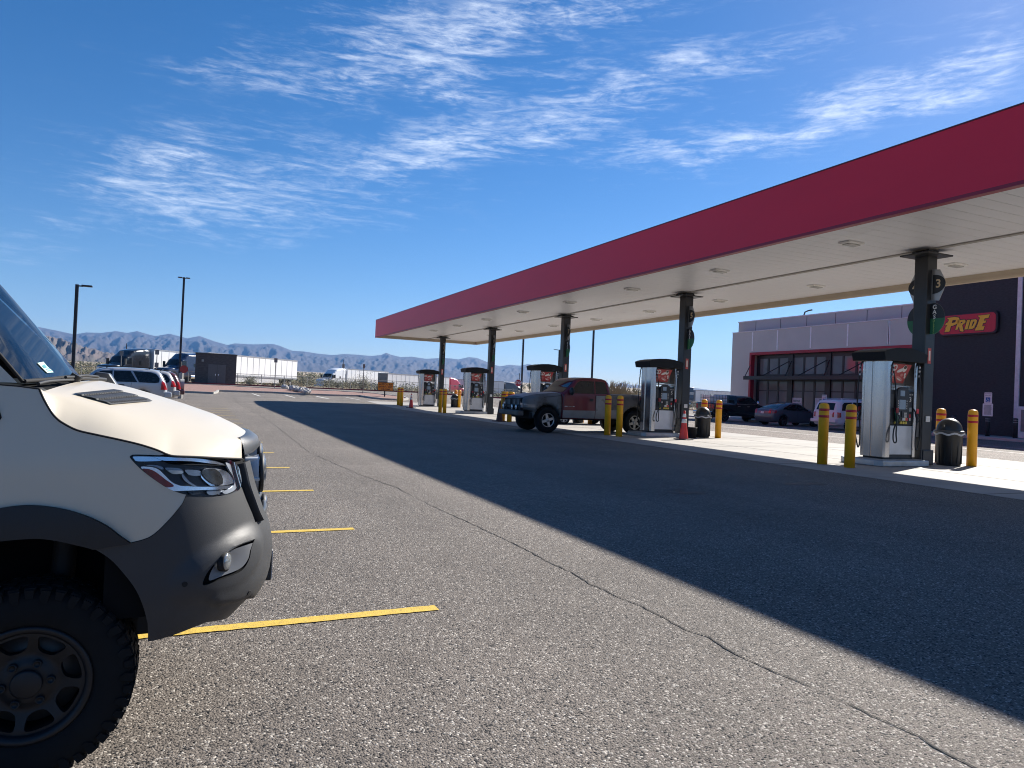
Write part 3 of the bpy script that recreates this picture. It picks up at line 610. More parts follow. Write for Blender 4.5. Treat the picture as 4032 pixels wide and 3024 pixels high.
for x in (242, 450, 728, 1037, 1383):
    y, _ = sp(S7(x, 700)); b = MB(); b.box(SXF-.02, SXF-.001, y-.05, y+.05, ZF+.22, ZTOP1-.06); sb(b, 'wall_joint', jw)
y, _ = sp(S8(551, 650)); b = MB(); b.box(SXF-.02, SXF-.001, y-.05, y+.05, ZF+.22, ZTOP1-.06); sb(b, 'wall_joint', jw)
for x in (272, 478, 697, 938, 1200, 1490, 1800):
    y, _ = sp(S7(x, 500)); y *= 1.028; b = MB(); b.box(SXF+1.185, SXF+1.199, y-.02, y+.02, ZTOP1+.1, ZTOP2-.12); sb(b, 'wall_joint', jd)
b = MB(); b.mat(redfr).box(SXF-.10, SXF+.3, YF-.12, YF+.10, ZWB, ZF+.10).box(SXF-.10, SXF+.3, YD, YF-.121, ZF-.12, ZF+.10); sb(b, 'red_frame', None, .01)
# recessed glazing
GX = SXF+.55
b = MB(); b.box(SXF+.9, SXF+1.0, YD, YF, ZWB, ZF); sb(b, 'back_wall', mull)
glass = M('window_glass', (.15, .16, .16), .06, 0, var=.25, scale=.35, spec=.38)
Rg = [(300, 365), (380, 452), (465, 543), (583, 663), (677, 755), (770, 858), (902, 990), (1005, 1100), (1118, 1215)]
zt = sp(S7(700, 865), GX)[1]; zm1 = sp(S7(700, 1005), GX)[1]; zm2 = sp(S7(700, 1068), GX)[1]; zh = sp(S7(700, 1150), GX)[1]; zl = .62
spans = [(sp(S7(a, 950), GX)[0], sp(S7(c, 950), GX)[0]) for a, c in Rg]
pitch = spans[3][0]-spans[6][0]; ext = []
for k in (1, 2): ext += [(a-pitch*k, c-pitch*k) for a, c in spans[6:9] if c-pitch*k < spans[8][1]]
for y1, y0 in spans+ext:
    if y0 < YD+.1: continue
    for za, zb in ((zm1, zt), (zh+.04, zm2), (zl, zh-.04)):
        b = MB(); b.box(GX+.04, GX+.05, y0, y1, za, zb); sb(b, 'window_pane', glass)
ys = [YF-.12]
for y1, y0 in spans+ext: ys += [y1, y0]
ys = sorted(set(ys), reverse=True); b = MB(); b.mat(mull)
allsp = sorted(spans+ext, key=lambda s: -s[0]); edge = YF-.13
for y1, y0 in allsp:
    if y0 < YD+.1: continue
    wide = edge-y1 > .35; b.box(GX-(.10 if wide else 0), GX+.09, y1, edge, ZWB, ZF-.13); edge = y0
b.box(GX-.02, GX+.08, YD, edge, ZWB, ZF-.13).box(GX-.01, GX+.088, YD, YF-.14, zt, ZF-.131).box(GX-.012, GX+.086, YD, YF-.14, zm2, zm1).box(GX-.008, GX+.084, YD, YF-.14, zh-.04, zh+.04).box(GX-.014, GX+.082, YD, YF-.14, ZWB, zl)
sb(b, 'window_frame')
# awning on tie rods
AX = SXF-1.3; yA = sp(S7(162, 1035), AX)[0]; za0, za1 = sp(S7(700, 1052), AX)[1], sp(S7(700, 1018), AX)[1]
b = MB(); b.mat(mull).box(AX, AX+.12, YD+.5, yA, za0, za1).box(AX+.121, SXF+.5, YD+.5, yA-.01, za0+.05, za1-.12); aw = sb(b, 'awning', None, .01)
wides = []; prev = None
for y1, y0 in sorted(spans+ext, key=lambda s: -s[0]):
    if prev is None or prev-y1 > .35: wides.append(((prev or YF)+y1)/2)
    prev = y0
b = MB(); zr = sp(S7(560, 900), GX)[1]
b.cyl((SXF-.12, YF-.05, zr-.3), (AX+.06, yA-.15, za1), .035, n=8)
for yw in wides[1:]:
    for s in (-1, 1): b.cyl((GX-.1, yw+s*.12, zr), (AX+.06, yw+s*pitch*.33, za1), .035, n=8)
o = b.build('tie_rod', mull, aw)
# charcoal block with the name sign
DX = SXF-.35
b = MB(); b.box(DX, SXF+14, YR, YD, ZWB, sp(S8(1380, 277), DX)[1]); sb(b, 'dark_wall', dark)
zdt = sp(S8(1380, 277), DX)[1]
b = MB(); b.box(DX-.05, DX+.3, YR-.02, YD+.03, zdt+.001, zdt+.09); sb(b, 'coping', mull)
b = MB(); b.box(DX-.06, DX+.1, YR-.24, YR-.001, ZWB, zdt-.12); sb(b, 'corner_trim', M('trim_white', (.66, .66, .68), .5))
b = MB(); b.box(DX+.02, SXF+14, YR-16, YR-.241, ZWB, zdt-.2); sb(b, 'side_wall', dark)
# ---- name sign
sgx = DX-.22; yl, zl_ = sp(S8(873, 665), sgx); yr, zr_ = sp(S8(1222, 645), sgx); _, ztl = sp(S8(905, 540), sgx); _, ztr = sp(S8(1225, 515), sgx)
yl = sp(S8(868, 600), sgx)[0]; z0, z1 = (zl_+zr_)/2, (ztl+ztr)/2
sgn = empty('shop_sign', (sgx, (yl+yr)/2, (z0+z1)/2)); tag(sgn, 'red lozenge sign reading PRIDE in yellow slanted letters on the charcoal wall', 'sign')
Wd, Hd = yl-yr, z1-z0
sred = M('sign_red', (.58, .014, .036), .4, var=.05); syel = M('sign_yellow', (.92, .50, .03), .45, var=.04); sout = M('sign_outline', (.05, .008, .02), .5)
def rr(w, h, r, n=5):
    pts = []
    for cx_, cy_, a0 in ((w/2-r, h/2-r, 0), (-w/2+r, h/2-r, 90), (-w/2+r, -h/2+r, 180), (w/2-r, -h/2+r, 270)):
        for i in range(n+1): a = R(a0+90*i/n); pts.append((cx_+r*math.cos(a), cy_+r*math.sin(a)))
    return pts
P = lambda p, h: (h, -p[0], p[1])              # sign plane: u to the right = -y
b = MB(); b.mat(mull).prism(rr(Wd+.1, Hd+.1, .28), P, .0, .22); b.build('sign_case', None, sgn)
b = MB(); b.mat(sout).prism(rr(Wd, Hd, .24), P, -.02, -.001); b.mat(sred).prism(rr(Wd-.09, Hd-.09, .22), P, -.03, -.0201); b.build('sign_face', None, sgn)
# letters traced in sign units (crop pixels of the photograph's sign, 875..1225 x 515..665)
LET = {
 'P': ([(187, 480), (262, 468), (300, 476), (306, 500), (290, 530), (250, 548), (225, 555), (210, 606), (163, 612), (176, 580), (170, 575), (192, 545), (168, 548), (180, 525), (196, 520), (206, 496)], [(240, 500), (268, 496), (272, 506), (262, 520), (232, 527)]),
 'R': ([(292, 500), (352, 494), (362, 506), (358, 524), (330, 545), (340, 590), (344, 602), (330, 606), (308, 600), (302, 562), (296, 560), (288, 586), (264, 590), (278, 550)], [(318, 516), (332, 514), (332, 522), (314, 532)]),
 'I': ([(376, 498), (404, 495), (380, 584), (350, 587)], None),
 'D': ([(412, 496), (456, 490), (468, 500), (464, 524), (442, 570), (424, 580), (386, 586)], [(432, 512), (444, 511), (442, 524), (424, 556), (416, 558)]),
 'E': ([(472, 458), (588, 444), (574, 478), (540, 482), (532, 504), (556, 502), (546, 524), (524, 528), (516, 556), (540, 552), (526, 592), (446, 596), (460, 564), (466, 560), (492, 486), (498, 478)], None)}
LT = zoom(3650, 1050, .4221)
def lu(p): v = atX(*LT(*p), sgx-.03); return (-(v.y-(yl+yr)/2), v.z-(z0+z1)/2)
for ch, (outl, hole) in LET.items():
    o2 = [lu(p) for p in outl]; h2 = [[lu(p) for p in hole]] if hole else []
    c = Vector((sum(p[0] for p in o2)/len(o2), sum(p[1] for p in o2)/len(o2)))
    fat = []; n = len(o2)
    area = sum(o2[i-1][0]*o2[i][1]-o2[i][0]*o2[i-1][1] for i in range(n))
    for i in range(n):
        d0 = (Vector(o2[i])-Vector(o2[i-1])).normalized(); d1 = (Vector(o2[(i+1) % n])-Vector(o2[i])).normalized(); nn = Vector((d0.y+d1.y, -d0.x-d1.x)); nn = nn.normalized() if nn.length > .05 else nn
        fat.append(tuple(Vector(o2[i])+nn*.05*(1 if area > 0 else -1)))
    b = MB()
    for mat_, pl, hs, dd in ((sout, fat, [], .033), (syel, o2, h2, .042)):
        V, T = fill(pl, .3, hs); b.mat(mat_).add([(-dd, -x, z) for x, z in V], T, False)
    b.build('letter', None, sgn)
# posters behind the glass
pw = M('poster_white', (.62, .63, .62), .7); pg = M('poster_green', (.05, .14, .10), .7)
def poster(p0, p1, label, lines, tint=None):
    y1, zt_ = sp(p0, GX-.02); y0, zb_ = sp(p1, GX-.02); o = MB(); o.box(GX+.005, GX+.035, y0, y1, zb_, zt_); r = o.build('window_poster', tint or pw); tag(r, label, 'poster')
    for (t, s, fz) in lines: text_mesh(t, min(s, (y1-y0)*.92/(len(t)*.66)), pg, face_T((GX+.002, (y0+y1)/2, zb_+(zt_-zb_)*fz), (0, -1, 0), (0, 0, 1)), 'lettering', r, .002, bold=.004)
poster(S7(568, 1203), S7(648, 1300), 'white window poster reading FESTIVE FLAVORS above the grey sedan', [('FESTIVE', .34, .70), ('FLAVORS', .34, .42)])
poster(S7(762, 1205), S7(866, 1330), 'white window poster with green print behind the white minivan', [('NEW', .16, .88), ('DEAL', .2, .72)])
# accessible parking signs and black bollards
bsg = M('sign_blue', (.03, .13, .42), .5); postm = M('post_black', (.02, .02, .022), .5); grl = M('print_grey', (.22, .22, .22), .7); bband = M('band_grey', (.22, .22, .22), .4)
def wheelchair(b, T, s):
    """white seated figure with a wheel"""
    b.mat(swh)
    P2 = lambda p, h: T @ Vector((p[0]*s, p[1]*s, h))
    ring = [(math.cos(R(a))*.30-.02, math.sin(R(a))*.30-.18) for a in range(150, 391, 20)]; ring2 = [(math.cos(R(a))*.22-.02, math.sin(R(a))*.22-.18) for a in range(390, 149, -20)]
    b.prism(ring+ring2, P2, .001, .003); b.prism([(-.08, .30), (.0, .30), (.02, .05), (.2, .05), (.3, -.3), (.38, -.27), (.36, -.36), (.26, -.40), (.15, -.03), (-.07, -.03)], P2, .001, .004)
    b.prism([(.07*math.cos(R(a))-.04, .07*math.sin(R(a))+.40) for a in range(0, 360, 40)], P2, .001, .004)
def blackbol(p, label, first=[None]):
    v = EYE+ray(*p)*((ZWB-H)/ray(*p).z); k = 40.2/v.x; loc = (40.2, v.y*k, ZWB)
    if first[0] is None:
        r = empty('bollard', loc); b = MB(); b.lathe([(.001, 0), (.115, 0), (.115, 1.02), (.10, 1.06), (.001, 1.08)], n=24); b.build('post_sleeve', postm, r)
        for z in (.84, .96): b = MB(); b.lathe([(.115, z-.02), (.1175, z-.019), (.1175, z+.019), (.115, z+.02)], n=24); b.build('reflective_band', bband, r)
        first[0] = r
    else: r = copy_tree(first[0]); r.location = loc
    tag(r, label, 'bollard', 'black bollards along the shop pavement'); return loc
l1 = blackbol(S8(1165, 1298), 'black bollard carrying the accessible parking sign before the charcoal wall')
blackbol(S8(1338, 1310), 'black bollard beside the white ice chest'); blackbol(S8(955, 1290), 'black bollard between the two yellow bollards, behind the dome lidded bin')
def parksign(loc, label, rules=True, zs=1.0):
    r = empty('parking_sign', loc); tag(r, label, 'sign'); P2 = lambda p, h: (h, -p[0], p[1])
    b = MB(); b.cyl((0, 0, 0), (0, 0, 2.45*zs), .028, n=10); b.build('post', postm, r)
    b = MB(); b.mat(swh).prism([(p[0], p[1]+2.02*zs) for p in rr(.42, .62, .04)], P2, -.04, -.03); b.mat(bsg).prism([(p[0], p[1]+1.92*zs) for p in rr(.25, .27, .02)], P2, -.044, -.0405)
    wheelchair(b, Matrix.Translation((-.0445, 0, 1.92*zs)) @ Matrix(((0, 0, -1), (-1, 0, 0), (0, 1, 0))).to_4x4(), .25); b.build('sign_plate', None, r)
    text_mesh('RESERVED', .085, grl, face_T((-.0415, 0, 2.26*zs), (0, -1, 0), (0, 0, 1)), 'lettering', r, .001); text_mesh('PARKING', .085, grl, face_T((-.0415, 0, 2.15*zs), (0, -1, 0), (0, 0, 1)), 'lettering', r, .001)
    if rules:
        b = MB(); b.mat(swh).prism([(p[0], p[1]+1.36) for p in rr(.56, .70, .03)], P2, -.04, -.03); b.mat(grl)
        for i in range(10): b.prism([(-.22+.03*rng.random(), 1.63-.055*i), (.22-.05*rng.random(), 1.63-.055*i), (.2, 1.60-.055*i), (-.2, 1.60-.055*i)], P2, -.043, -.0405)
        b.build('rule_plate', None, r)
parksign((l1[0], l1[1], ZWB+1.0-.9), 'two white plates with blue wheelchair symbol on the bollard before charcoal wall')
v = atX(*S7(845, 1200), 40.2); parksign((40.2, v.y, v.z-2.15), 'white wheelchair parking sign above the roof of the white minivan', False)
# ice chest at the right edge
ich = empty('ice_chest', (DX-.55, YR-1.0, ZWB)); tag(ich, 'white framed grey door ice chest against the charcoal wall at the right edge', 'ice chest')
yi, zi = sp(S8(1352, 1106), DX-.8); wi = M('chest_white', (.68, .68, .69), .45, var=.05); gd = M('chest_grey_door', (.20, .19, .19), .5, var=.15, scale=4)
cxx, cyy = DX-.55, YR-1.0
b = MB(); b.box(-.25, .5, yi-2.6-cyy, yi-cyy, .0, zi-ZWB); b.build('cabinet', wi, ich, .03)
b = MB(); b.box(-.28, -.251, yi-1.25-cyy, yi-.22-cyy, .35, zi-ZWB-.18).box(-.28, -.251, yi-2.45-cyy, yi-1.4-cyy, .35, zi-ZWB-.18); b.build('door', gd, ich, .01)
# kerb face of the pavement is the slab itself; a rooftop vent pipe on the parapet
y, z = sp(S7(680, 492), SXF+1.6); b = MB(); b.tube([(SXF+1.6, y+.2, ZTOP2-.2), (SXF+1.6, y, z+.05), (SXF+1.6, y-.35, z+.14), (SXF+1.6, y-.7, z+.16)], .06); o = b.build('roof_pipe', mull, shop); o.matrix_parent_inverse = Matrix.Translation((-SXF, -36, 0))
# ------------------------------------------------------------------ vehicles
def paint(name, col, rough=.28, metal=.0, coat=.6, **k): return M(name, col, rough, metal, var=k.pop('var', .04), scale=k.pop('scale', 1.5), coat=coat, **k)
cglass = M('car_glass', (.010, .012, .015), .04, var=.1, spec=.45)
tyre_m = M('tyre_rubber', (.0042, .0048, .006), .85, spec=.3, var=.3, scale=9); alloy = M('alloy_wheel', (.42, .42, .43), .35, .8, var=.1); alloyd = M('alloy_dark', (.06, .06, .065), .45, .5); chrome = M('chrome_trim', (.7, .7, .72), .12, 1., var=.03)
plas = M('plastic_black', (.018, .019, .021), .55, var=.2); tl_red = M('tail_red', (.42, .012, .018), .2, var=.15, coat=.5); hl_clear = M('lamp_clear', (.55, .57, .6), .12, .3, coat=.6); under = M('underbody', (.008, .008, .009), .9); plate_w = M('plate_white', (.6, .6, .6), .6); plate_r = M('plate_red', (.4, .06, .06), .6)
class Body:
    """side outline (x, z) with wheel arches -> closed body; x forward, y left, z up"""
    def __init__(s, top, zb, arches, W, belt, roof, tumb=.16, taper=(.12, .10), rnd=.10, crown=.04, step=.085, sill=.05):
        xs = [p[0] for p in top]; s.x0, s.x1 = min(xs), max(xs); s.W, s.belt, s.roof, s.tumb, s.taper, s.rnd, s.crown, s.sill, s.zb = W, belt, roof, tumb, taper, rnd, crown, sill, zb
        bot = []
        for xc, zc, ra in sorted(arches):                        # along the bottom, rear to front
            a0 = math.asin(max(-1, min(1, (zb-zc)/ra))); n = 12
            bot += [(xc+ra*math.cos(math.pi-a0-(math.pi-2*a0)*i/n), zc+ra*math.sin(math.pi-a0-(math.pi-2*a0)*i/n)) for i in range(n+1)]
        s.top = top                                              # front-bottom ... over the roof ... rear-bottom
        s.poly = [(top[-1][0], top[-1][1])]+bot+[top[0]]+[p for p in top[1:-1]]
        s.edge = resample([tuple(p) for p in s.poly], step); s.np = np.array(s.edge); s.step = step; s.bot = set(i for i, p in enumerate(s.edge) if any(abs(math.hypot(p[0]-a[0], p[1]-a[1])-a[2]) < 1e-3 for a in arches) or p[1] <= zb+1e-4)
        s.npt = np.array([p for i, p in enumerate(s.edge) if i not in s.bot])
    def w(s, x, z, edge=False):
        t0 = max(0, 1-(x-s.x0)/.55); t1 = max(0, 1-(s.x1-x)/.8); v = s.W*(1-s.taper[0]*t0**2.2-s.taper[1]*t1**2.2)
        if z > s.belt: v -= s.tumb*((z-s.belt)/(s.roof-s.belt))**1.15
        elif z < s.zb+.35: v -= s.sill*(1-(z-s.zb)/.35)**1.5
        d = float(np.sqrt(np.min(np.sum((s.npt-(x, z))**2, 1)))) if not edge else 0
        if d < s.rnd: k = s.rnd-d; v -= s.rnd*.75*(1-math.sqrt(max(0, 1-(k/s.rnd)**2)))
        return v
    def build(s, name, mat, parent):
        V, T = fill(s.poly, s.step); b = MB(); b.mat(mat, True)
        ws = [s.w(x, z) for x, z in V]
        b.add([(x, w, z) for (x, z), w in zip(V, ws)], T); b.add([(x, -w, z) for (x, z), w in zip(V, ws)], [t[::-1] for t in T])
        E = s.edge; n = len(E); rows = []; cx = sum(p[0] for p in E)/n
        for i, (x, z) in enumerate(E):
            a, c = Vector(E[i-1]), Vector(E[(i+1) % n]); d = (c-a).normalized(); nn = Vector((d.y, -d.x)); w = s.w(x, z); cr = 0 if i in s.bot else s.crown
            rows.append([(x+nn.x*cr*(1-f*f), f*w, z+nn.y*cr*(1-f*f)) for f in (-1, -.8, -.4, 0, .4, .8, 1)])
        rows.append(rows[0]); b.grid(rows, True)
        return b.build(name, None, parent, weld=True)
    def side(s, name, poly, mat, parent, off=.010, sides=(1, -1), step=.12, holes=()):
        V, T = fill(poly, step, holes)
        for sg in sides:
            b = MB(); b.mat(mat, True).add([(x, sg*(s.w(x, z)+off), z) for x, z in V], T); o = b.build(name, None, parent)
        return o
    def strip(s, name, p0, p1, mat, parent, f0=-.86, f1=.86, off=.012, n=8, m=5, inset=(0, 0)):
        E = s.edge; N = len(E); near = lambda q: min((i for i in range(N) if i not in s.bot), key=lambda i: (E[i][0]-q[0])**2+(E[i][1]-q[1])**2)
        def on(q):                                               # foot of q on the outline, as index + fraction
            i = near(q); best = None
            for k in (i-1, i):
                a, c = Vector(E[k % N]), Vector(E[(k+1) % N]); t = max(0, min(1, (Vector(q)-a).dot(c-a)/max(1e-9, (c-a).length_squared))); dd = (a.lerp(c, t)-Vector(q)).length
                if best is None or dd < best[0]: best = (dd, k+t)
            return best[1]
        i0, i1 = on(p0), on(p1)
        if abs(i1-i0) > N/2: i0, i1 = (i0+N, i1) if i0 < i1 else (i0, i1+N)
        rows = []; m = max(m, int(abs(i1-i0)*2))
        for j in range(m+1):
            f_ = i0+(i1-i0)*j/m; k = int(math.floor(f_)); a, c = Vector(E[k % N]), Vector(E[(k+1) % N]); q = a.lerp(c, f_-k); d = (Vector(E[(k+2) % N])-Vector(E[(k-1) % N])).normalized(); nn = Vector((d.y, -d.x)); w = s.w(q.x, q.y, True)
            rows.append([(q.x+nn.x*(s.crown*(1-f*f)+off), f*w, q.y+nn.y*(s.crown*(1-f*f)+off)) for f in [f0+(f1-f0)*i/n for i in range(n+1)]])
        b = MB(); b.grid(rows, True); return b.build(name, mat, parent)
def wheel(parent, x, y, r, w=.24, rim=alloy, spokes=5, rr_=.62, name='wheel'):
    sg = 1 if y > 0 else -1; T = Matrix.Translation((x, y, r)) @ Matrix.Rotation(R(-90*sg), 4, 'X')      # local z points outward
    ri = r*rr_; b = MB(); pr = [(ri, -w/2), (r*.93, -w/2), (r, -w*.38), (r, w*.38), (r*.93, w/2), (ri*1.03, w/2+.004), (ri, w*.40), (ri*.98, -w*.3), (.01, -w*.3)]; b.mat(tyre_m).lathe(pr, T, 28); o = b.build(name, None, parent)
    b = MB(); b.mat(rim, True).lathe([(ri*1.0, w*.44), (ri*.93, w*.46), (ri*.88, w*.30)], T, 28)
    for k in range(spokes):
        A = T @ Matrix.Rotation(2*math.pi*k/spokes+.3, 4, 'Z'); hw = ri*(.20 if spokes <= 5 else .12)
        b.prism([(ri*.12, -hw*1.1), (ri*.92, -hw*.75), (ri*.92, hw*.75), (ri*.12, hw*1.1)], lambda p, h: A @ Vector((p[0], p[1], h)), w*.22, w*.38)
    b.lathe([(.001, w*.40), (ri*.26, w*.38), (ri*.28, w*.2)], T, 20); b.build('rim', None, o)
    return o
def well(parent, W, arches, z1):
    b = MB()
    for x, z, ra in arches: b.box(x-ra*.98, x+ra*.98, -W*.80, W*.80, z*.7, z+ra+.02)
    return b
def mirror(body, parent, x, z, mat, size=(.12, .20, .16)):
    b = MB()
    for sg in (1, -1):
        w = body.w(x, z); b.mat(mat, True).ball((x, sg*(w+.14), z+.02), size[0]*.6, size[1]*.6, size[2]*.6, 10, 6); b.cyl((x, sg*(w-.02), z-.02), (x, sg*(w+.1), z), .03, n=8)
    return b.build('mirror', None, parent)

# ---- sedan
def sedan(loc, rz, label):
    r = empty('sedan', loc, rz); tag(r, label, 'car'); pm = paint('paint_slate', (.085, .095, .12), .3, .3)
    ar = [(-1.32, .33, .37), (1.36, .33, .37)]
    top = [(2.22, .24), (2.28, .45), (2.22, .66), (1.95, .80), (1.05, .98), (.30, 1.38), (-.10, 1.48), (-.75, 1.47), (-1.35, 1.30), (-1.85, 1.06), (-2.16, 1.02), (-2.24, .90), (-2.28, .55), (-2.20, .26)]
    B = Body(smooth_top(top), .22, ar, .89, .95, 1.48, .20); B.build('body', pm, r)
    B.side('side_window', [(.86, .99), (.22, 1.33), (-.12, 1.41), (-.72, 1.39), (-1.25, 1.19), (-1.42, 1.03), (-.2, .99)], cglass, r)
    B.side('door_pillar', [(-.22, .98), (-.14, .98), (-.2, 1.42), (-.28, 1.42)], plas, r, .010)
    B.strip('windscreen', (1.0, 1.0), (.33, 1.365), cglass, r); B.strip('rear_window', (-.85, 1.46), (-1.80, 1.085), cglass, r)
    B.side('tail_lamp', [(-2.22, .98), (-1.95, .98), (-1.98, .80), (-2.24, .78)], tl_red, r); B.strip('tail_lamp', (-2.17, 1.0), (-2.26, .76), tl_red, r, -.98, -.72); B.strip('tail_lamp', (-2.17, 1.0), (-2.26, .76), tl_red, r, .72, .98)
    B.strip('number_plate', (-2.24, .88), (-2.26, .74), plate_w, r, -.2, .2, .02); B.strip('rear_bumper', (-2.275, .60), (-2.22, .34), pm, r, -.96, .96, .03)
    B.side('headlamp', [(2.2, .72), (1.85, .82), (1.8, .7), (2.18, .6)], hl_clear, r)
    B.side('door_handle', [(-.55, .86), (-.33, .86), (-.33, .90), (-.55, .90)], pm, r, .03); B.side('door_gap', [(-.22, .35), (-.205, .35), (-.215, .98), (-.23, .98)], plas, r, .004)
    well(r, .89, ar, 0).build('wheel_well', under, r); mirror(B, r, .72, 1.0, pm)
    for x in (-1.32, 1.36):
        for s in (1, -1): wheel(r, x, s*.77, .32, .21, alloyd, 7)
    return r
def smooth_top(t, n=3): return [tuple(p) for p in smooth_pts([Vector((p[0], p[1])) for p in t], n)]
# ---- minivan
def minivan(loc, rz, label):
    r = empty('minivan', loc, rz); tag(r, label, 'minivan'); pm = paint('paint_white', (.66, .66, .70), .3); ar = [(-1.45, .34, .39), (1.5, .34, .39)]
    top = [(2.35, .26), (2.42, .5), (2.35, .74), (2.05, .92), (1.5, 1.06), (.85, 1.5), (.5, 1.68), (0, 1.75), (-1.3, 1.75), (-2.0, 1.69), (-2.2, 1.55), (-2.42, 1.05), (-2.46, .8), (-2.42, .45), (-2.36, .28)]
    B = Body(smooth_top(top), .24, ar, .95, 1.05, 1.75, .20, rnd=.16); B.build('body', pm, r)
    B.side('side_window', [(1.2, 1.1), (.75, 1.45), (.45, 1.58), (-.1, 1.62), (-.1, 1.1)], cglass, r); B.side('side_window', [(-.2, 1.1), (-.2, 1.62), (-1.15, 1.61), (-1.15, 1.1)], cglass, r)
    B.side('side_window', resample([(-1.25, 1.12), (-1.25, 1.61), (-1.85, 1.57), (-2.02, 1.45), (-2.14, 1.12)], .2), cglass, r)
    B.strip('windscreen', (1.4, 1.12), (.65, 1.62), cglass, r); B.strip('rear_window', (-2.215, 1.52), (-2.39, 1.13), cglass, r, -.85, .85, .015)
    B.side('tail_lamp', resample([(-2.40, 1.02), (-2.22, 1.0), (-2.20, .74), (-2.40, .72)], .08), tl_red, r, .035, step=.06); B.strip('tail_lamp', (-2.42, 1.0), (-2.45, .74), tl_red, r, -.97, -.84, .02); B.strip('tail_lamp', (-2.42, 1.0), (-2.45, .74), tl_red, r, .84, .97, .02)
    b = MB(); b.box(-2.60, -2.38, -.88, .88, .42, .62); b.build('rear_bumper', pm, r, .05)
    B.strip('number_plate', (-2.455, .92), (-2.47, .78), plate_w, r, -.2, .2, .02); b = MB(); 
    for y in (-.55, .55): b.box(-1.8, .1, y-.02, y+.02, 1.80, 1.83).box(-1.75, -1.7, y-.02, y+.02, 1.74, 1.80).box(-.0, .05, y-.02, y+.02, 1.74, 1.80)
    b.build('roof_rail', pm, r); B.side('door_handle', [(.0, .95), (.2, .95), (.2, .99), (.0, .99)], pm, r, .03); B.side('side_moulding', [(-1.0, .62), (1.05, .62), (1.05, .68), (-1.0, .68)], plas, r, .012)
    well(r, .95, ar, 0).build('wheel_well', under, r); mirror(B, r, 1.0, 1.12, pm)
    for x in (-1.45, 1.5):
        for s in (1, -1): wheel(r, x, s*.83, .33, .21, alloy, 5)
    return r
# ---- SUVs
def suv(loc, rz, label, pm, name='suv', L=1.0, roofr=True, tail=(.86, 1.20), spare=False):
    r = empty(name, loc, rz); tag(r, label, 'SUV'); ar = [(-1.38, .37, .44), (1.45, .37, .44)]
    top = [(2.36, .38), (2.42, .62), (2.34, .94), (2.1, 1.06), (1.15, 1.14), (.62, 1.58), (.3, 1.74), (-.3, 1.80), (-1.4, 1.80), (-1.95, 1.74), (-2.15, 1.58), (-2.34, 1.18), (-2.40, .95), (-2.42, .55), (-2.36, .38)]
    B = Body(smooth_top(top), .36, ar, .93, 1.12, 1.80, .18, rnd=.14); B.build('body', pm, r)
    B.side('side_window', [(.95, 1.18), (.55, 1.52), (.30, 1.64), (-.12, 1.67), (-.12, 1.16)], cglass, r); B.side('side_window', [(-.18, 1.16), (-.18, 1.67), (-.85, 1.68), (-1.15, 1.17)], cglass, r)
    B.side('side_window', resample([(-1.22, 1.17), (-.95, 1.68), (-1.7, 1.66), (-1.92, 1.58), (-2.08, 1.38), (-2.06, 1.20), (-1.9, 1.16)], .2), cglass, r)
    B.strip('windscreen', (1.1, 1.2), (.45, 1.66), cglass, r); B.strip('rear_window', (-2.05, 1.66), (-2.30, 1.24), cglass, r, -.85, .85, .02)
    z0, z1 = tail; B.side('tail_lamp', resample([(-2.30, z1), (-2.18, z1+.08), (-2.14, z0), (-2.42, z0)], .1), tl_red, r, .03, step=.07); B.strip('tail_lamp', (-2.32, z1), (-2.41, z0), tl_red, r, -.99, -.80); B.strip('tail_lamp', (-2.32, z1), (-2.41, z0), tl_red, r, .80, .99)
    b = MB(); b.box(-2.62, -2.30, -.90, .90, .48, .76); b.build('rear_bumper', pm, r, .06)
    B.side('door_handle', [(-.62, 1.0), (-.38, 1.0), (-.38, 1.055), (-.62, 1.055)], plas, r, .02); B.side('door_gap', [(-.88, .6), (-.865, .6), (-.90, 1.14), (-.915, 1.14)], plas, r, .003)
    if roofr:
        b = MB()
        for y in (-.6, .6): b.box(-1.7, .2, y-.02, y+.02, 1.85, 1.885).box(-1.65, -1.6, y-.02, y+.02, 1.78, 1.85).box(.1, .15, y-.02, y+.02, 1.78, 1.85)
        b.build('roof_rail', plas, r)
    if spare: wheel_b = MB(); wheel_b.mat(M('spare_cover', (.45, .44, .42), .5)).cyl((-2.40, 0, 1.05), (-2.62, 0, 1.05), .36, n=24); wheel_b.build('spare_wheel', None, r, .03)
    well(r, .93, ar, 0).build('wheel_well', under, r); mirror(B, r, .85, 1.2, pm)
    for x in (-1.38, 1.45):
        for s in (1, -1): wheel(r, x, s*.80, .37, .24, alloy, 5)
    return r
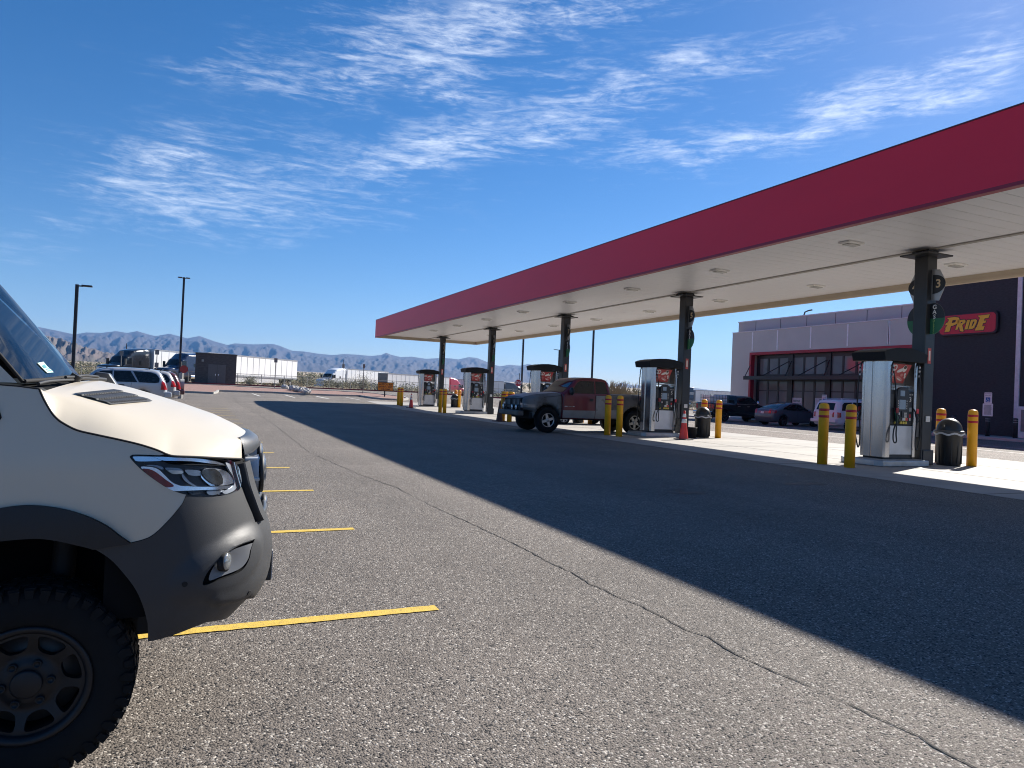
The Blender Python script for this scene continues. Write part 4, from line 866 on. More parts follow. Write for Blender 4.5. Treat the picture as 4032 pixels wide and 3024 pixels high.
# ---- black crew cab pickup with a water tank in the bed
def crew_pickup(loc, rz, label):
    r = empty('pickup_truck', loc, rz); tag(r, label, 'pickup'); pm = paint('paint_black', (.010, .011, .014), .22); ar = [(-1.75, .40, .48), (1.95, .40, .48)]
    top = [(2.85, .42), (2.92, .8), (2.86, 1.14), (2.6, 1.24), (1.55, 1.30), (.95, 1.80), (.7, 1.90), (-.45, 1.92), (-.62, 1.86), (-.78, 1.36), (-.80, 1.34)]
    tail = [(-2.86, 1.34), (-2.92, 1.30), (-2.92, .6), (-2.85, .44)]
    B = Body(smooth_top(top)+tail, .42, ar, .99, 1.32, 1.92, .2, rnd=.09); B.build('body', pm, r)
    B.side('side_window', [(1.3, 1.37), (.9, 1.70), (.65, 1.80), (.25, 1.81), (.25, 1.36)], cglass, r); B.side('side_window', [(.17, 1.36), (.17, 1.81), (-.42, 1.80), (-.58, 1.7), (-.66, 1.36)], cglass, r)
    b = MB(); b.mat(chrome)
    B.side('window_trim', [(1.38, 1.31), (1.38, 1.345), (-.7, 1.335), (-.7, 1.30)], chrome, r, .012); B.strip('windscreen', (1.5, 1.34), (.85, 1.82), cglass, r); B.strip('rear_window', (-.60, 1.84), (-.74, 1.46), cglass, r, -.75, .75, .01)
    B.side('tail_lamp', [(-2.9, 1.25), (-2.74, 1.25), (-2.74, .92), (-2.9, .92)], tl_red, r); B.strip('tail_lamp', (-2.92, 1.25), (-2.92, .92), tl_red, r, -.98, -.8); B.strip('tail_lamp', (-2.92, 1.25), (-2.92, .92), tl_red, r, .8, .98)
    b = MB(); b.box(-3.14, -2.88, -.95, .95, .50, .72); b.build('rear_bumper', chrome, r, .05); B.side('door_handle', [(.28, 1.12), (.52, 1.12), (.52, 1.18), (.28, 1.18)], chrome, r, .03); B.side('door_handle', [(-.60, 1.12), (-.36, 1.12), (-.36, 1.18), (-.60, 1.18)], chrome, r, .03)
    well(r, .99, ar, 0).build('wheel_well', under, r); mirror(B, r, 1.2, 1.42, chrome, (.14, .22, .26))
    for x in (-1.75, 1.95):
        for s in (1, -1): wheel(r, x, s*.85, .42, .28, alloyd, 6)
    return r
R4b = zoom(2500, 1400, .3165)
v = hit(*S7(340, 1430)); 
sx = 36.2
def lane(p, X): return atX(*p, X)
sd_y = lane(S7(500, 1430), sx).y
SED = sedan((sx+.9, 36.7, 0), 0, 'slate grey sedan parked facing the shop between a black pickup and white minivan')
MVN = minivan((sx+1.6, 32.0, 0), 0, 'white minivan with roof rails parked before the shop windows')
MVN.scale = (1.07, 1.07, 1.07); SED.scale = (1.04, 1.04, 1.04)
BPK = crew_pickup((37.0, 42.0, 0), 0, 'black crew cab pickup parked at the left end of the shop')
# caged water tank standing in the pickup bed
tk = empty('water_tank', (37.0-1.95, 42.0, .92)); tag(tk, 'translucent white caged water tank standing in the black pickup bed', 'water tank')
wt = M('tank_plastic', (.78, .86, .82), .4, var=.06, scale=3); cg = M('cage_grey', (.16, .19, .20), .4, .6)
b = MB(); b.box(-.78, .78, -.55, .55, .02, 1.0); b.build('tank', wt, tk, .10, 3)
b = MB()
for i in range(7):
    x = -.80+1.6*i/6
    for y in (-.575, .575): b.cyl((x, y, 0), (x, y, 1.02), .012, n=6)
    b.cyl((x, -.575, 1.02), (x, .575, 1.02), .012, n=6)
for j in range(5):
    z = .04+.245*j
    for y in (-.575, .575): b.cyl((-.8, y, z), (.8, y, z), .012, n=6)
    for x in (-.81, .81): b.cyl((x, -.575, z), (x, .575, z), .012, n=6)
for j in range(5):
    y = -.5+.25*j
    for x in (-.81, .81): b.cyl((x, y, 0), (x, y, 1.02), .012, n=6)
b.build('cage', cg, tk)
# ------------------------------------------------------------------ the old red and grey pickup at the pumps
PR = empty('pickup_truck', (13.8, 24.42, .0), math.pi); tag(PR, 'old lifted pickup with maroon cab and dirty grey hood and bed at the pumps', 'pickup')
maroon = M('paint_maroon', (.17, .014, .024), .38, 0, var=.18, scale=2.5, coat=.25, dirt=((.09, .03, .03), 3, .6)); primer = M('paint_primer_grey', (.145, .145, .145), .6, 0, var=.2, scale=2.2, dirt=((.075, .06, .045), 2.6, .52)); hoodm = M('paint_faded_blue', (.32, .34, .37), .5, 0, var=.22, scale=2.5, dirt=((.10, .09, .085), 3, .56)); silv = M('paint_silver_panel', (.26, .26, .26), .45, .2, var=.15, scale=3, dirt=((.13, .10, .075), 3, .56)); bedm = M('paint_bed_grime', (.165, .15, .135), .65, 0, var=.3, scale=2.0, dirt=((.055, .045, .035), 2.5, .5)); wells = [(1.89, .47, .575)]
FC = Body([(2.47, .78)]+smooth_top([(2.86, .86), (2.91, .95), (2.90, 1.12), (2.84, 1.25), (2.4, 1.36), (1.9, 1.42), (1.34, 1.47)])+[(1.31, 1.40), (1.31, .56)], .54, wells, .97, 1.30, 1.5, .10, (.0, .06), .10, .05, .09); FC.build('front_body', primer, PR)
FC.strip('hood', (2.83, 1.262), (1.36, 1.472), hoodm, PR, -.82, .82, .012, 10, 10)
CB = Body([(1.30, .54), (1.30, 1.46), (1.02, 1.69), (.72, 1.99), (.60, 2.06), (.3, 2.10), (-.2, 2.11), (-.46, 2.09), (-.63, 2.04), (-.70, 1.94), (-.76, 1.52), (-.77, 1.44), (-.77, .54)], .52, [], .96, 1.46, 2.10, .15, (0, 0), .045, .03, .09); CB.build('cab', maroon, PR)
CB.side('side_window', resample([(1.0, 1.50), (.64, 1.93), (.52, 1.98), (-.44, 1.99), (-.56, 1.95), (-.65, 1.52)], .2), cglass, PR); CB.side('window_pillar', [(-.10, 1.49), (-.05, 1.49), (-.07, 1.99), (-.12, 1.99)], maroon, PR, .012)
CB.side('lower_panel', [(1.28, .57), (1.28, .85), (-.12, .87), (-.12, .57)], silv, PR, .012); CB.side('quarter_panel', [(-.13, .57), (-.13, 1.44), (-.76, 1.44), (-.76, .57)], silv, PR, .010)
CB.side('door_gap', [(-.115, .57), (-.10, .57), (-.10, 1.46), (-.115, 1.46)], plas, PR, .014); CB.side('door_gap', [(1.275, .57), (1.29, .57), (1.29, 1.46), (1.275, 1.46)], plas, PR, .014)
CB.side('door_handle', [(.0, 1.22), (.16, 1.22), (.16, 1.32), (.0, 1.32)], plas, PR, .025); CB.strip('windscreen', (1.24, 1.51), (.76, 1.95), M('windscreen_dark', (.012, .015, .017), .05, spec=.7), PR, -.88, .88, .014)
CB.side('badge', [(1.22, .99), (1.10, .99), (1.10, 1.015), (1.22, 1.015)], plate_w, PR, .013); CB.side('badge', [(1.06, .995), (.92, .995), (.92, 1.015), (1.06, 1.015)], silv, PR, .013); CB.side('badge', [(.88, .99), (.80, .99), (.80, 1.015), (.88, 1.015)], plate_w, PR, .013)
BD = Body([(-.79, .56), (-.79, 1.50), (-2.95, 1.53), (-3.0, 1.48), (-3.0, .58)], .55, [(-1.92, .45, .62)], .97, 1.4, 1.53, .03, (0, 0), .06, .03, .09); BD.build('bed', bedm, PR)
BD.side('lower_panel', [(-.82, .60), (-.82, .92), (-1.27, .92), (-1.27, .60)], silv, PR, .008)
b = MB(); b.mat(under); b.box(-2.9, 2.6, -.80, .80, .50, .72).box(1.25, 2.45, -.62, .62, .5, 1.1).box(-2.5, -1.35, -.62, .62, .5, 1.1); b.build('underbody', None, PR)
b = MB(); b.mat(under).box(2.86, 2.915, -.80, .80, .70, 1.24); b.build('grille', None, PR)
b = MB(); b.mat(plas)
for z in (.78, .98, 1.22): b.cyl((2.98, -.78, z), (2.98, .78, z), .022, n=8)
for y in (-.78, -.42, -.05, .05, .42, .78): b.cyl((2.98, y, .66), (2.98, y, 1.23), .022, n=8)
b.build('push_bar', None, PR)
b = MB(); b.box(2.86, 3.10, -.90, .90, .60, .78); b.build('front_bumper', M('bumper_rusty', (.11, .10, .095), .55, .4, var=.3, scale=4), PR, .03)
for y in (-.55, .25, .62):
    b = MB(); b.mat(plas, True).lathe([(.001, 0), (.085, 0), (.09, .06)], Matrix.Translation((3.0, y, .90)) @ Matrix.Rotation(R(90), 4, 'Y'), 16); b.mat(hl_clear, True).lathe([(.088, .06), (.06, .075), (.001, .08)], Matrix.Translation((3.0, y, .90)) @ Matrix.Rotation(R(90), 4, 'Y'), 16); b.build('fog_lamp', None, PR)
FC.side('headlamp', resample([(2.89, 1.05), (2.50, 1.03), (2.42, .97), (2.44, .91), (2.89, .91)], .2), M('lamp_dull', (.22, .22, .22), .2, .2, coat=.4), PR, .02)
b = MB(); b.box(2.905, 2.93, .55, .86, .90, 1.06).box(2.905, 2.93, -.86, -.55, .90, 1.06); b.build('headlamp', hl_clear, PR)
FC.side('fender_gap', [(2.1, 1.31), (1.36, 1.40), (1.36, 1.385), (2.1, 1.295)], plas, PR, .006)
mirror(CB, PR, 1.0, 1.55, plas, (.14, .24, .26))
b = MB(); seatm = M('seat_cloth', (.05, .05, .055), .9)
for y in (-.42, .42): b.mat(seatm, True).ball((.2, y, 1.62), .09, .16, .12, 10, 6); b.box(.12, .28, y-.25, y+.25, 1.0, 1.52)
b.build('seat', None, PR)
for s in (1, -1): wheel(PR, 1.89, s*.84, .465, .30, alloy, 4, .56); wheel(PR, -1.92, s*.84, .455, .30, M('alloy_dull', (.26, .26, .26), .4, .7), 5, .60)
# white car beyond the pickup bed
WC = suv((17.6, 31.2, .0), math.pi, 'white vehicle mostly hidden beyond the pickup bed', paint('paint_bright_white', (.7, .7, .7)), 'parked_car')
WC.scale = (.9, .9, .78)
# ------------------------------------------------------------------ three cars at the left
R3f = zoom(100, 1250, .4973); Z3 = zoom(300, 1340, .226); R5 = zoom(1900, 1350, .3165)
wsil = paint('paint_white_silver', (.44, .46, .50), .25, .2); beige = paint('paint_silver_beige', (.42, .42, .42), .3, .2); burg = paint('paint_burgundy', (.10, .03, .03), .3, .1, var=.1)
def tail_at(px, py, z, D): return atD(px, py, D)
t = atD(655, 1540, 33.5); WS = suv((t.x-2.45, t.y+.95, 0), R(184), 'white silver SUV with dark windows parked just beyond the van hood', wsil)
t = atD(690, 1540, 38); suv((t.x-2.45, t.y+1.5, 0), R(184), 'silver beige SUV with round red lamps parked beyond the white SUV', beige, tail=(.95, 1.25))
t = atD(706, 1532, 41.5); suv((t.x-2.4, t.y+1.6, 0), R(184), 'dark burgundy SUV with a spare wheel, third in the row at left', burg, spare=True, tail=(.8, 1.2))
# ------------------------------------------------------------------ utility building
ub = atD(766, 1504, 79.5); d = atY(933, 1396.7, ub.y); utx0, utx1 = ub.x, d.x; utz = (atY(766, 1386.8, ub.y).z+d.z)/2; g = TZ(ub.y)
brick = M('brick_brown', (.085, .070, .066), .85, var=.25, scale=3, bump=.5, bscale=6, stretch=(1, 1, 3)); doorm = M('door_taupe', (.125, .112, .108), .6, var=.08)
ur = empty('utility_building', ((utx0+utx1)/2, ub.y, g)); hw = (utx1-utx0)/2; tag(ur, 'small dark brown brick utility building with grey double doors and flat roof', 'building')
b = MB(); b.box(-hw, hw, 0, 4.2, -.2, utz-g-.12); b.build('wall', brick, ur)
b = MB(); b.box(-hw-.05, hw+.05, -.05, 4.25, utz-g-.119, utz-g); b.build('roof_coping', M('coping_brown', (.05, .042, .04), .6), ur)
dx0 = atY(*R3f(1443, 500), ub.y).x-(utx0+utx1)/2; dx1 = atY(*R3f(1583, 500), ub.y).x-(utx0+utx1)/2; dz1 = atY(*R3f(1515, 373), ub.y).z-g
b = MB(); b.box(dx0-.08, dx1+.08, -.02, -.001, 0, dz1+.08); b.build('door_frame', brick, ur)
mid = (dx0+dx1)/2
for a, c in ((dx0, mid-.02), (mid+.02, dx1)): b = MB(); b.box(a, c, -.06, -.021, .12, dz1); o = b.build('door', doorm, ur); b = MB(); hx = mid-.15 if a == dx0 else mid+.15; b.box(hx-.03, hx+.03, -.12, -.061, 1.0, 1.2); b.build('handle', chrome, o)
b = MB(); lx = atY(*R3f(1405, 332), ub.y).x-(utx0+utx1)/2; b.box(lx-.12, lx+.12, -.2, -.001, utz-g-1.0, utz-g-.75); b.build('wall_lamp', M('lamp_beige', (.3, .28, .25), .5), ur)
# ------------------------------------------------------------------ articulated trucks
trw = M('trailer_white', (.82, .82, .82), .45, 0, var=.05, scale=.4); trs = M('trailer_side_rail', (.38, .38, .39), .4, .5); trd = M('trailer_door_shaded', (.17, .17, .165), .6, var=.2, scale=2); skirt = M('trailer_skirt', (.62, .62, .62), .4)
def semi(nose, D0, end, D1, label, pm, face=None, Hs=4.05, length=None, stripes=False, skirtc=True, front=None, TH=4.08):
    """nose, end: photograph x of the two ends; D: depth of each"""
    a = atD(nose, 1500, D0); e = atD(end, 1500, D1); a.z = e.z = 0; d = (a-e).normalized(); rz = math.atan2(d.y, d.x); g = min(TZ(a.y, a.x), TZ(e.y, e.x)); Lt = max(10, (a-e).length)
    r = empty('semi_truck', (a.x, a.y, g), rz); tag(r, label, 'truck', 'articulated trucks in the truck park')
    top = [(-.15, .45), (0, .7), (-.02, 1.35), (-.2, 1.62), (-1.0, 1.78), (-1.75, 1.90), (-1.95, 2.05), (-2.55, 2.85), (-2.85, 3.05), (-3.5, 3.62), (-4.3, Hs-.12), (-5.2, Hs), (-6.2, Hs), (-6.3, Hs-.05), (-6.3, .8)]
    B = Body(top, .55, [(-1.25, .52, .66)], 1.22, 1.8, Hs, .10, (.0, .25), .18, .10, .22); B.build('cab', pm, r)
    B.strip('windscreen', (-2.0, 2.10), (-2.52, 2.80), cglass, r, -.9, .9, .02); B.side('side_window', [(-2.15, 2.05), (-2.62, 2.72), (-3.2, 2.72), (-3.2, 2.0)], cglass, r, .012, step=.3); B.side('sleeper_window', [(-4.4, 2.0), (-4.4, 2.45), (-4.75, 2.45), (-4.75, 2.0)], cglass, r, .012, step=.3)
    B.side('headlamp', [(-.12, 1.25), (-.75, 1.38), (-.7, 1.08), (-.1, 1.02)], hl_clear, r, .02, step=.3); b = MB(); b.box(-.05, .06, -.75, .75, .78, 1.5); b.build('grille', front or chrome, r, .03)
    b = MB(); b.box(-.1, .12, -1.2, 1.2, .38, .72); b.build('front_bumper', face or pm, r, .06); B.side('door_gap', [(-3.3, 1.0), (-3.33, 1.0), (-3.33, 2.9), (-3.3, 2.9)], plas, r, .006, step=.4)
    B.side('door_handle', [(-3.0, 1.75), (-3.2, 1.75), (-3.2, 1.82), (-3.0, 1.82)], chrome, r, .03)
    if stripes:
        for k in range(4): B.side('stripe', [(-3.6-.2*k, 3.45-.15*k), (-6.2, 3.45-.15*k), (-6.2, 3.38-.15*k), (-3.7-.2*k, 3.38-.15*k)], swh, r, .015, step=.4)
    b = MB()
    for s in (1, -1): b.box(-2.2, -2.0, s*1.35-.12, s*1.35+.12, 1.9, 2.6)
    b.build('mirror', plas, r)
    b = MB(); b.mat(chrome)
    for s in (1, -1): b.cyl((-4.0, s*1.0, .75), (-5.3, s*1.0, .75), .30, n=14)
    b.build('fuel_tank', None, r)
    b = MB(); b.mat(under).box(-7.9, -1.2, -.5, .5, .65, 1.0); b.build('chassis', None, r)
    b = MB(); b.mat(trw).box(-Lt, -6.75, -1.27, 1.27, 1.18, TH-.08); tr = b.build('trailer', None, r)
    b = MB(); b.mat(trs)
    for s in (1, -1):
        b.box(-Lt, -6.75, s*1.285-.013, s*1.285+.013, 1.10, 1.30).box(-Lt, -6.75, s*1.285-.013, s*1.285+.013, TH-.16, TH)
    b.box(-Lt-.01, -6.74, -1.27, 1.27, TH-.079, TH-.03); b.build('side_rail', None, tr)
    n = int((Lt-6.75)/1.25)
    for k in range(1, n):
        x = -6.75-(Lt-6.75)*k/n
        for s in (1, -1): b = MB(); b.mat(trs).box(x-.02, x+.02, s*1.278-.007, s*1.278+.007, 1.31, TH-.17); b.build('side_post', None, tr)
    b = MB(); b.mat(trd).box(-Lt-.04, -Lt-.001, -1.24, 1.24, 1.15, TH-.1); b.build('rear_door', None, tr)  # dark tone puts the shade on the rear doors into their colour
    if skirtc:
        for s in (1, -1): b = MB(); b.mat(skirt).box(-Lt+4.2, -9.2, s*1.2-.012, s*1.2+.012, .38, 1.09); b.build('side_skirt', None, tr)
    for x in (-1.25, -5.6, -6.9, -Lt+1.4, -Lt+2.8):
        for s in (1, -1): wheel(r, x, s*1.05, .51, .34, alloy, 8, .55)
    return r
nblk = paint('paint_truck_black', (.012, .013, .017), .25); nnav = paint('paint_truck_navy', (.012, .022, .06), .25); nwht = paint('paint_truck_white', (.80, .80, .81), .3); nred = paint('paint_truck_red', (.42, .012, .03), .28); ngry = paint('paint_truck_grey', (.10, .11, .13), .3)
semi(398, 84.5, 905, 107, 'black sleeper truck with white trailer at the far left behind the parked SUVs', nblk, Hs=3.95)
semi(622, 87.5, 1141, 111.5, 'dark blue sleeper truck with white trailer partly hidden by the utility building', nnav, Hs=3.72)
semi(1258, 135, 1510, 154, 'white sleeper truck facing left with white trailer beyond the fence', nwht, Hs=4.0)
semi(1824, 159, 1507, 137, 'bright red sleeper truck facing right behind pump 11, with white trailer', nred, Hs=4.0)
semi(2078, 170, 1700, 160, 'grey truck with white nose facing right behind the STOP sign', ngry, face=nwht, Hs=3.9, front=nwht)
semi(2640, 166, 2905, 176, 'navy truck with white stripes and trailer behind the shop corner', nnav, Hs=4.6, stripes=True)
# ------------------------------------------------------------------ signs on posts
sgray = M('sign_back_grey', (.20, .195, .19), .55, .4, var=.1); spost = M('sign_post_steel', (.19, .18, .17), .55, .5); sorg = M('sign_orange', (.60, .24, .02), .5, var=.06); sredm = M('stop_red', (.45, .014, .022), .45); tb = M('text_black', (.012, .012, .014), .6); srear = M('stop_back_shaded', (.30, .035, .03), .6, var=.15)
def small_sign(base, topc, w, h, label, D=None, second=None, g=None):
    p = hit(*base) if D is None else None
    if p is None: q = atD(*topc, D); p = Vector((q.x, q.y, TZ(q.y, q.x)))
    zt = atY(*topc, p.y).z; r = empty('small_sign', (p.x, p.y, p.z)); tag(r, label, 'sign', 'small grey signs on thin posts'); s = (p-EYE).length/2795
    b = MB(); b.cyl((0, 0, -.05), (0, 0, zt-p.z+h*s*.4), .035, n=8); b.build('post', spost, r)
    b = MB(); b.box(-w*s/2, w*s/2, -.07, -.04, zt-p.z-h*s/2, zt-p.z+h*s/2); b.build('sign_plate', sgray, r)
    if second: dz = second*s; b = MB(); b.box(-w*s/2, w*s/2, -.07, -.04, zt-p.z-dz-h*s/2, zt-p.z-dz+h*s/2); b.build('sign_plate', sgray, r)
small_sign((479, 1520), (478.5, 1391), 11, 16, 'small white sign on a thin post before the black truck', 60)
small_sign((618, 1520), (619, 1387), 13, 17, 'thin post with two small plates before the white trailer of the black truck', 60, 45)
small_sign((1000, 1499), (1005, 1418), 10, 13, 'small grey sign on a post left of the tall bush')
small_sign((1080.7, 1533), (1085, 1419), 12, 16, 'small grey sign on a post right of the tall bush, before the trailer end')
small_sign((1348, 1530), (1350, 1441), 9, 14, 'small grey sign on a post before the white truck cab')
small_sign((1428, 1553), (1431, 1442), 8, 16, 'small dark sign on a post left of the orange entry sign')
# orange entry sign
p = hit(1513.7, 1566); r = empty('entry_sign', p); tag(r, 'orange sign reading AUTO / RV ENTRY / EXIT WELCOME on a single dark post', 'sign')
TLc, BRc = R4(855, 562), R4(990, 642); x0 = atY(*TLc, p.y).x-p.x; x1 = atY(*BRc, p.y).x-p.x; z1 = (atY(*TLc, p.y).z+atY(*R4(990, 566), p.y).z)/2-p.z; z0 = (atY(*BRc, p.y).z+atY(*R4(855, 638), p.y).z)/2-p.z
b = MB(); b.box(-.05, .05, -.05, .05, -.05, z0+.1); b.build('post', postm, r)
b = MB(); b.mat(tb).box(x0, x1, -.09, -.055, z0, z1); b.mat(sorg).box(x0+.05, x1-.05, -.10, -.0901, z0+.05, z1-.05); b.build('sign_panel', None, r)
wd = x1-x0; xm = (x0+x1)/2
for t, s, f in (('AUTO / RV', .235, .74), ('ENTRY / EXIT', .195, .46), ('WELCOME', .16, .19)): text_mesh(t, s*wd/1.35*1.0, tb, face_T((xm, -.1005, z0+(z1-z0)*f), (1, 0, 0), (0, 0, 1)), 'lettering', r, .002, bold=.006)
def octa(rad): return [(rad*math.cos(R(22.5+45*k)), rad*math.sin(R(22.5+45*k))) for k in range(8)]
def stop_sign(c, rad_px, D, label, front=True):
    q = atD(*c, D); g = TZ(q.y, q.x); r = empty('stop_sign', (q.x, q.y, g)); tag(r, label, 'stop sign'); rad = rad_px/2795*D; zc = q.z-g
    b = MB(); b.cyl((0, .06, 0), (0, .06, zc+rad*.9), .04, n=8); b.build('post', spost, r)
    P2 = lambda p, h: (p[0], h, p[1]+zc)
    b = MB()
    if front: b.mat(swh).prism(octa(rad), P2, -.02, 0); b.mat(sredm).prism(octa(rad*.93), P2, -.025, -.0201); b.build('sign_plate', None, r); text_mesh('STOP', rad*.92, swh, face_T((0, -.026, zc), (1, 0, 0), (0, 0, 1)), 'lettering', r, .002, bold=.01)
    else: b.mat(srear).prism(octa(rad), P2, -.02, 0); b.build('sign_plate', None, r)
stop_sign(R4(2080, 571), 15, 95, 'red octagonal STOP sign with white letters before the grey truck')
stop_sign(R3f(1255, 410), 16, 66, 'plain dull red octagonal sign left of the utility building', False)
# ------------------------------------------------------------------ lamp posts
lpm = M('lamp_post_dark', (.018, .020, .026), .45, .3, var=.1)
def lamp_post(topc, botc, D, label, arm=0, r0=.09, twin=False):
    q = atD(*topc, D); g = TZ(q.y, q.x); r = empty('street_lamp', (q.x, q.y, g)); tag(r, label, 'street lamp', 'lamp posts round the lot'); hh = q.z-g
    b = MB(); b.mat(lpm).box(-r0, r0, -r0, r0, .5, hh).lathe([(.001, 0), (.28, 0), (.28, .5), (.001, .5)], n=20); b.build('pole', None, r)
    for a in ((arm,) if not twin else (.55, -.55)):
        sg = 1 if a > 0 else -1; b = MB(); b.box(min(0, a*.4), max(0, a*.4), -.05, .05, hh-.12, hh-.04).box(min(a*.3, a), max(a*.3, a), -.16, .16, hh-.10, hh+.0); o = b.build('lamp_head', lpm, r, .02)
lamp_post((304, 1120), (286, 1400), 44, 'dark lamp post with one arm at far left above the van windscreen', .82)
lamp_post((725, 1092), (708, 1490), 72, 'tall dark lamp post rising beside the dark blue truck', 0, .10, True)
lamp_post((2067, 1200), (2057, 1540), 98, 'tall lamp post rising behind the canopy near the STOP sign', 0, .10, True)
lamp_post((2343, 1180), (2338, 1490), 92, 'tall lamp post rising behind the canopy above the pickup cab', 0, .10, True)
lamp_post((2203, 1377), (2198, 1490), 128, 'distant lamp post with one short arm left of the third column', -1.1, .12)
for (x, y, D, lab) in ((499, 1352, 120, 'thin distant pole above the black truck'), (1352, 1418, 150, 'thin distant pole behind the white truck'), (2046, 1470, 150, 'thin short pole left of the STOP sign')):
    q = atD(x, y, D); g = TZ(q.y, q.x); o = MB().cyl((0, 0, 0), (0, 0, q.z-g), .07, n=8).build('utility_pole', lpm, None, loc=(q.x, q.y, g)); tag(o, lab, 'pole')
# ------------------------------------------------------------------ fence
fy = 93.0; fr_ = empty('chain_link_fence', (20, fy, TZ(fy))); tag(fr_, 'long grey chain link fence with thin posts along the far road', 'fence'); fm = M('fence_steel', (.30, .30, .29), .5, .5)
gz = lambda x: TZ(fy, 20+x)-TZ(fy)
for k in range(38):
    x = -32+2.75*k; b = MB(); b.cyl((x, 0, gz(x)-.1), (x, 0, gz(x)+1.42), .04, n=6); b.build('fence_post', fm, fr_)
b = MB(); b.tube([(-32+2.75*k, 0, gz(-32+2.75*k)+1.38) for k in range(38)], .025, 6); b.build('top_rail', fm, fr_)
b = MB(); x = -32.0
while x < 69:
    for s in (1, -1): z = gz(x); b.add([(x-.006, .02*s, z+.05), (x+.006, .02*s, z+.05), (x+s*1.3+.006, .02*s, z+1.35), (x+s*1.3-.006, .02*s, z+1.35)], [(0, 1, 2, 3)])
    x += .13
b.build('wire_mesh', fm, fr_)
# hydrant and little white stub signs
hyd = M('hydrant_ochre', (.33, .14, .05), .6, var=.15); p = hit(*R4(113, 592)); p = Vector((p.x, p.y, TZ(p.y))); b = MB(); b.mat(hyd, True).lathe([(.001, 0), (.2, 0), (.2, .06), (.14, .08), (.14, .62), (.17, .64), (.17, .70), (.12, .80), (.05, .86), (.001, .9)], n=16).cyl((-.3, 0, .5), (.3, 0, .5), .08, n=10).cyl((0, -.26, .46), (0, 0, .46), .1, n=10); o = b.build('fire_hydrant', None, None, loc=p); tag(o, 'ochre fire hydrant in the weeds before the fence', 'hydrant')
p = hit(*R3f(1881, 528)); b = MB(); b.cyl((0, 0, 0), (0, 0, 1.9), .05, n=8).box(-.2, .2, -.08, -.051, 1.55, 1.95); o = b.build('marker_post', M('marker_pale', (.5, .5, .47), .6), None, loc=(p.x, p.y, TZ(p.y))); tag(o, 'short pale marker post under the tall bush', 'post')
q = atD(*R3f(1231, 490), 47); z1 = atD(*R3f(1231, 440), 47).z; b = MB(); b.cyl((0, 0, 0), (0, 0, z1), .14, n=16); o = b.build('bollard', M('bollard_pale_concrete', (.40, .39, .36), .8), None, loc=(q.x, q.y, 0)); tag(o, 'pale concrete bollard standing behind the burgundy SUV', 'bollard')
# ------------------------------------------------------------------ rocks
rk = M('rock_pale', (.46, .44, .42), .9, var=.3, scale=1.5, bump=.5, bscale=5)
def rock(b, c, s):
    rows = []; sd = rng.random()*99
    for j in range(6):
        t = -math.pi/2+math.pi*j/5; rows.append([Vector(c)+Vector((math.cos(t)*math.cos(a), math.cos(t)*math.sin(a)*.8, math.sin(t)*.65))*s*(1+.45*mnoise.noise(Vector((math.cos(a)*1.5+sd, math.sin(a)*1.5, t)))) for a in [2*math.pi*i/8 for i in range(8)]])
    b.grid(rows, False, True)
first_rock = None
Rp = zoom(1100, 1250, .4521); meshes = []
for k in range(6):
    b = MB(); rock(b, (0, 0, 0), .2); o = b.build('rock', rk); meshes.append(o)
cnt = 0
for k in range(96):
    u = rng.random(); px = 88+175*u; py = 636+45*u*.9+rng.uniform(-12, 10)
    p = hit(*Rp(px, py)); o = meshes[k] if k < 6 else meshes[k % 6].copy()
    if k >= 6: COL.objects.link(o)
    s = rng.uniform(.5, 1.4); o.location = (p.x, p.y, TZ(p.y)+.14+.08*s+rng.random()*.16); o.scale = (s, s, s); o.rotation_euler = (rng.random()*.5, rng.random()*.5, rng.random()*6); tag(o, 'pale grey rock in the pile on the red gravel bed', 'rock', 'rock pile on the gravel bed')
for q_, lab in (((1640/4.5+0, 0), ''),): pass
p = hit(*R3f(2055, 572)); o = meshes[0].copy(); COL.objects.link(o); o.location = (p.x, p.y, TZ(p.y)+.3); o.scale = (2.0, 1.7, 1.7); tag(o, 'single large pale boulder left of the rock pile', 'rock'); o['group'] = 'boulders on the gravel bed'
# ------------------------------------------------------------------ plants
leaf = M('leaf_olive', (.075, .080, .030), .8, var=.4, scale=3); leafd = M('leaf_grey_green', (.095, .095, .052), .8, var=.4, scale=3); dry = M('grass_straw', (.27, .21, .115), .85, var=.3, scale=3); bark = M('stem_brown', (.10, .07, .045), .9)
def bush(loc, w, h, label, mat=leaf, n=900, stems=16, up=.5, leafs=.055, group='bushes along the fence', name='bush'):
    r = empty(name, loc); tag(r, label, 'bush', group); st = MB(); lf = MB()
    for k in range(stems):
        a = rng.random()*6.283; tilt = rng.uniform(.05, .75); L_ = h*rng.uniform(.55, 1.08); pts = [Vector((0, 0, -.05))]; d = Vector((math.cos(a)*tilt*w/h, math.sin(a)*tilt*w/h, 1)).normalized()
        for i in range(1, 6): pts.append(pts[-1]+d*(L_/5)); d = (d+Vector((rng.uniform(-.15, .15), rng.uniform(-.15, .15), rng.uniform(0, .12)))).normalized()
        st.tube(pts, [.02*h*(1-i/6.5)*.7 for i in range(6)], 5)
        for i in range(n//stems):
            t = rng.uniform(up*.35, 1)**.8*5; i0 = min(4, int(t)); c = pts[i0].lerp(pts[i0+1], t-i0); sp_ = .18*w*(.35+.5*t/5); c = c+Vector((rng.gauss(0, sp_), rng.gauss(0, sp_), rng.gauss(0, sp_*.6)))
            if c.z < .02: continue
            e = Vector((rng.gauss(0, 1), rng.gauss(0, 1), rng.gauss(.5, 1))).normalized(); f = e.orthogonal().normalized(); s = leafs*rng.uniform(.6, 1.6)
            lf.add([c-e*s*1.6, c+f*s*.5, c+e*s*1.6, c-f*s*.5], [(0, 1, 2, 3)], False)
    st.build('stem', bark, r); lf.build('foliage', mat, r); return r
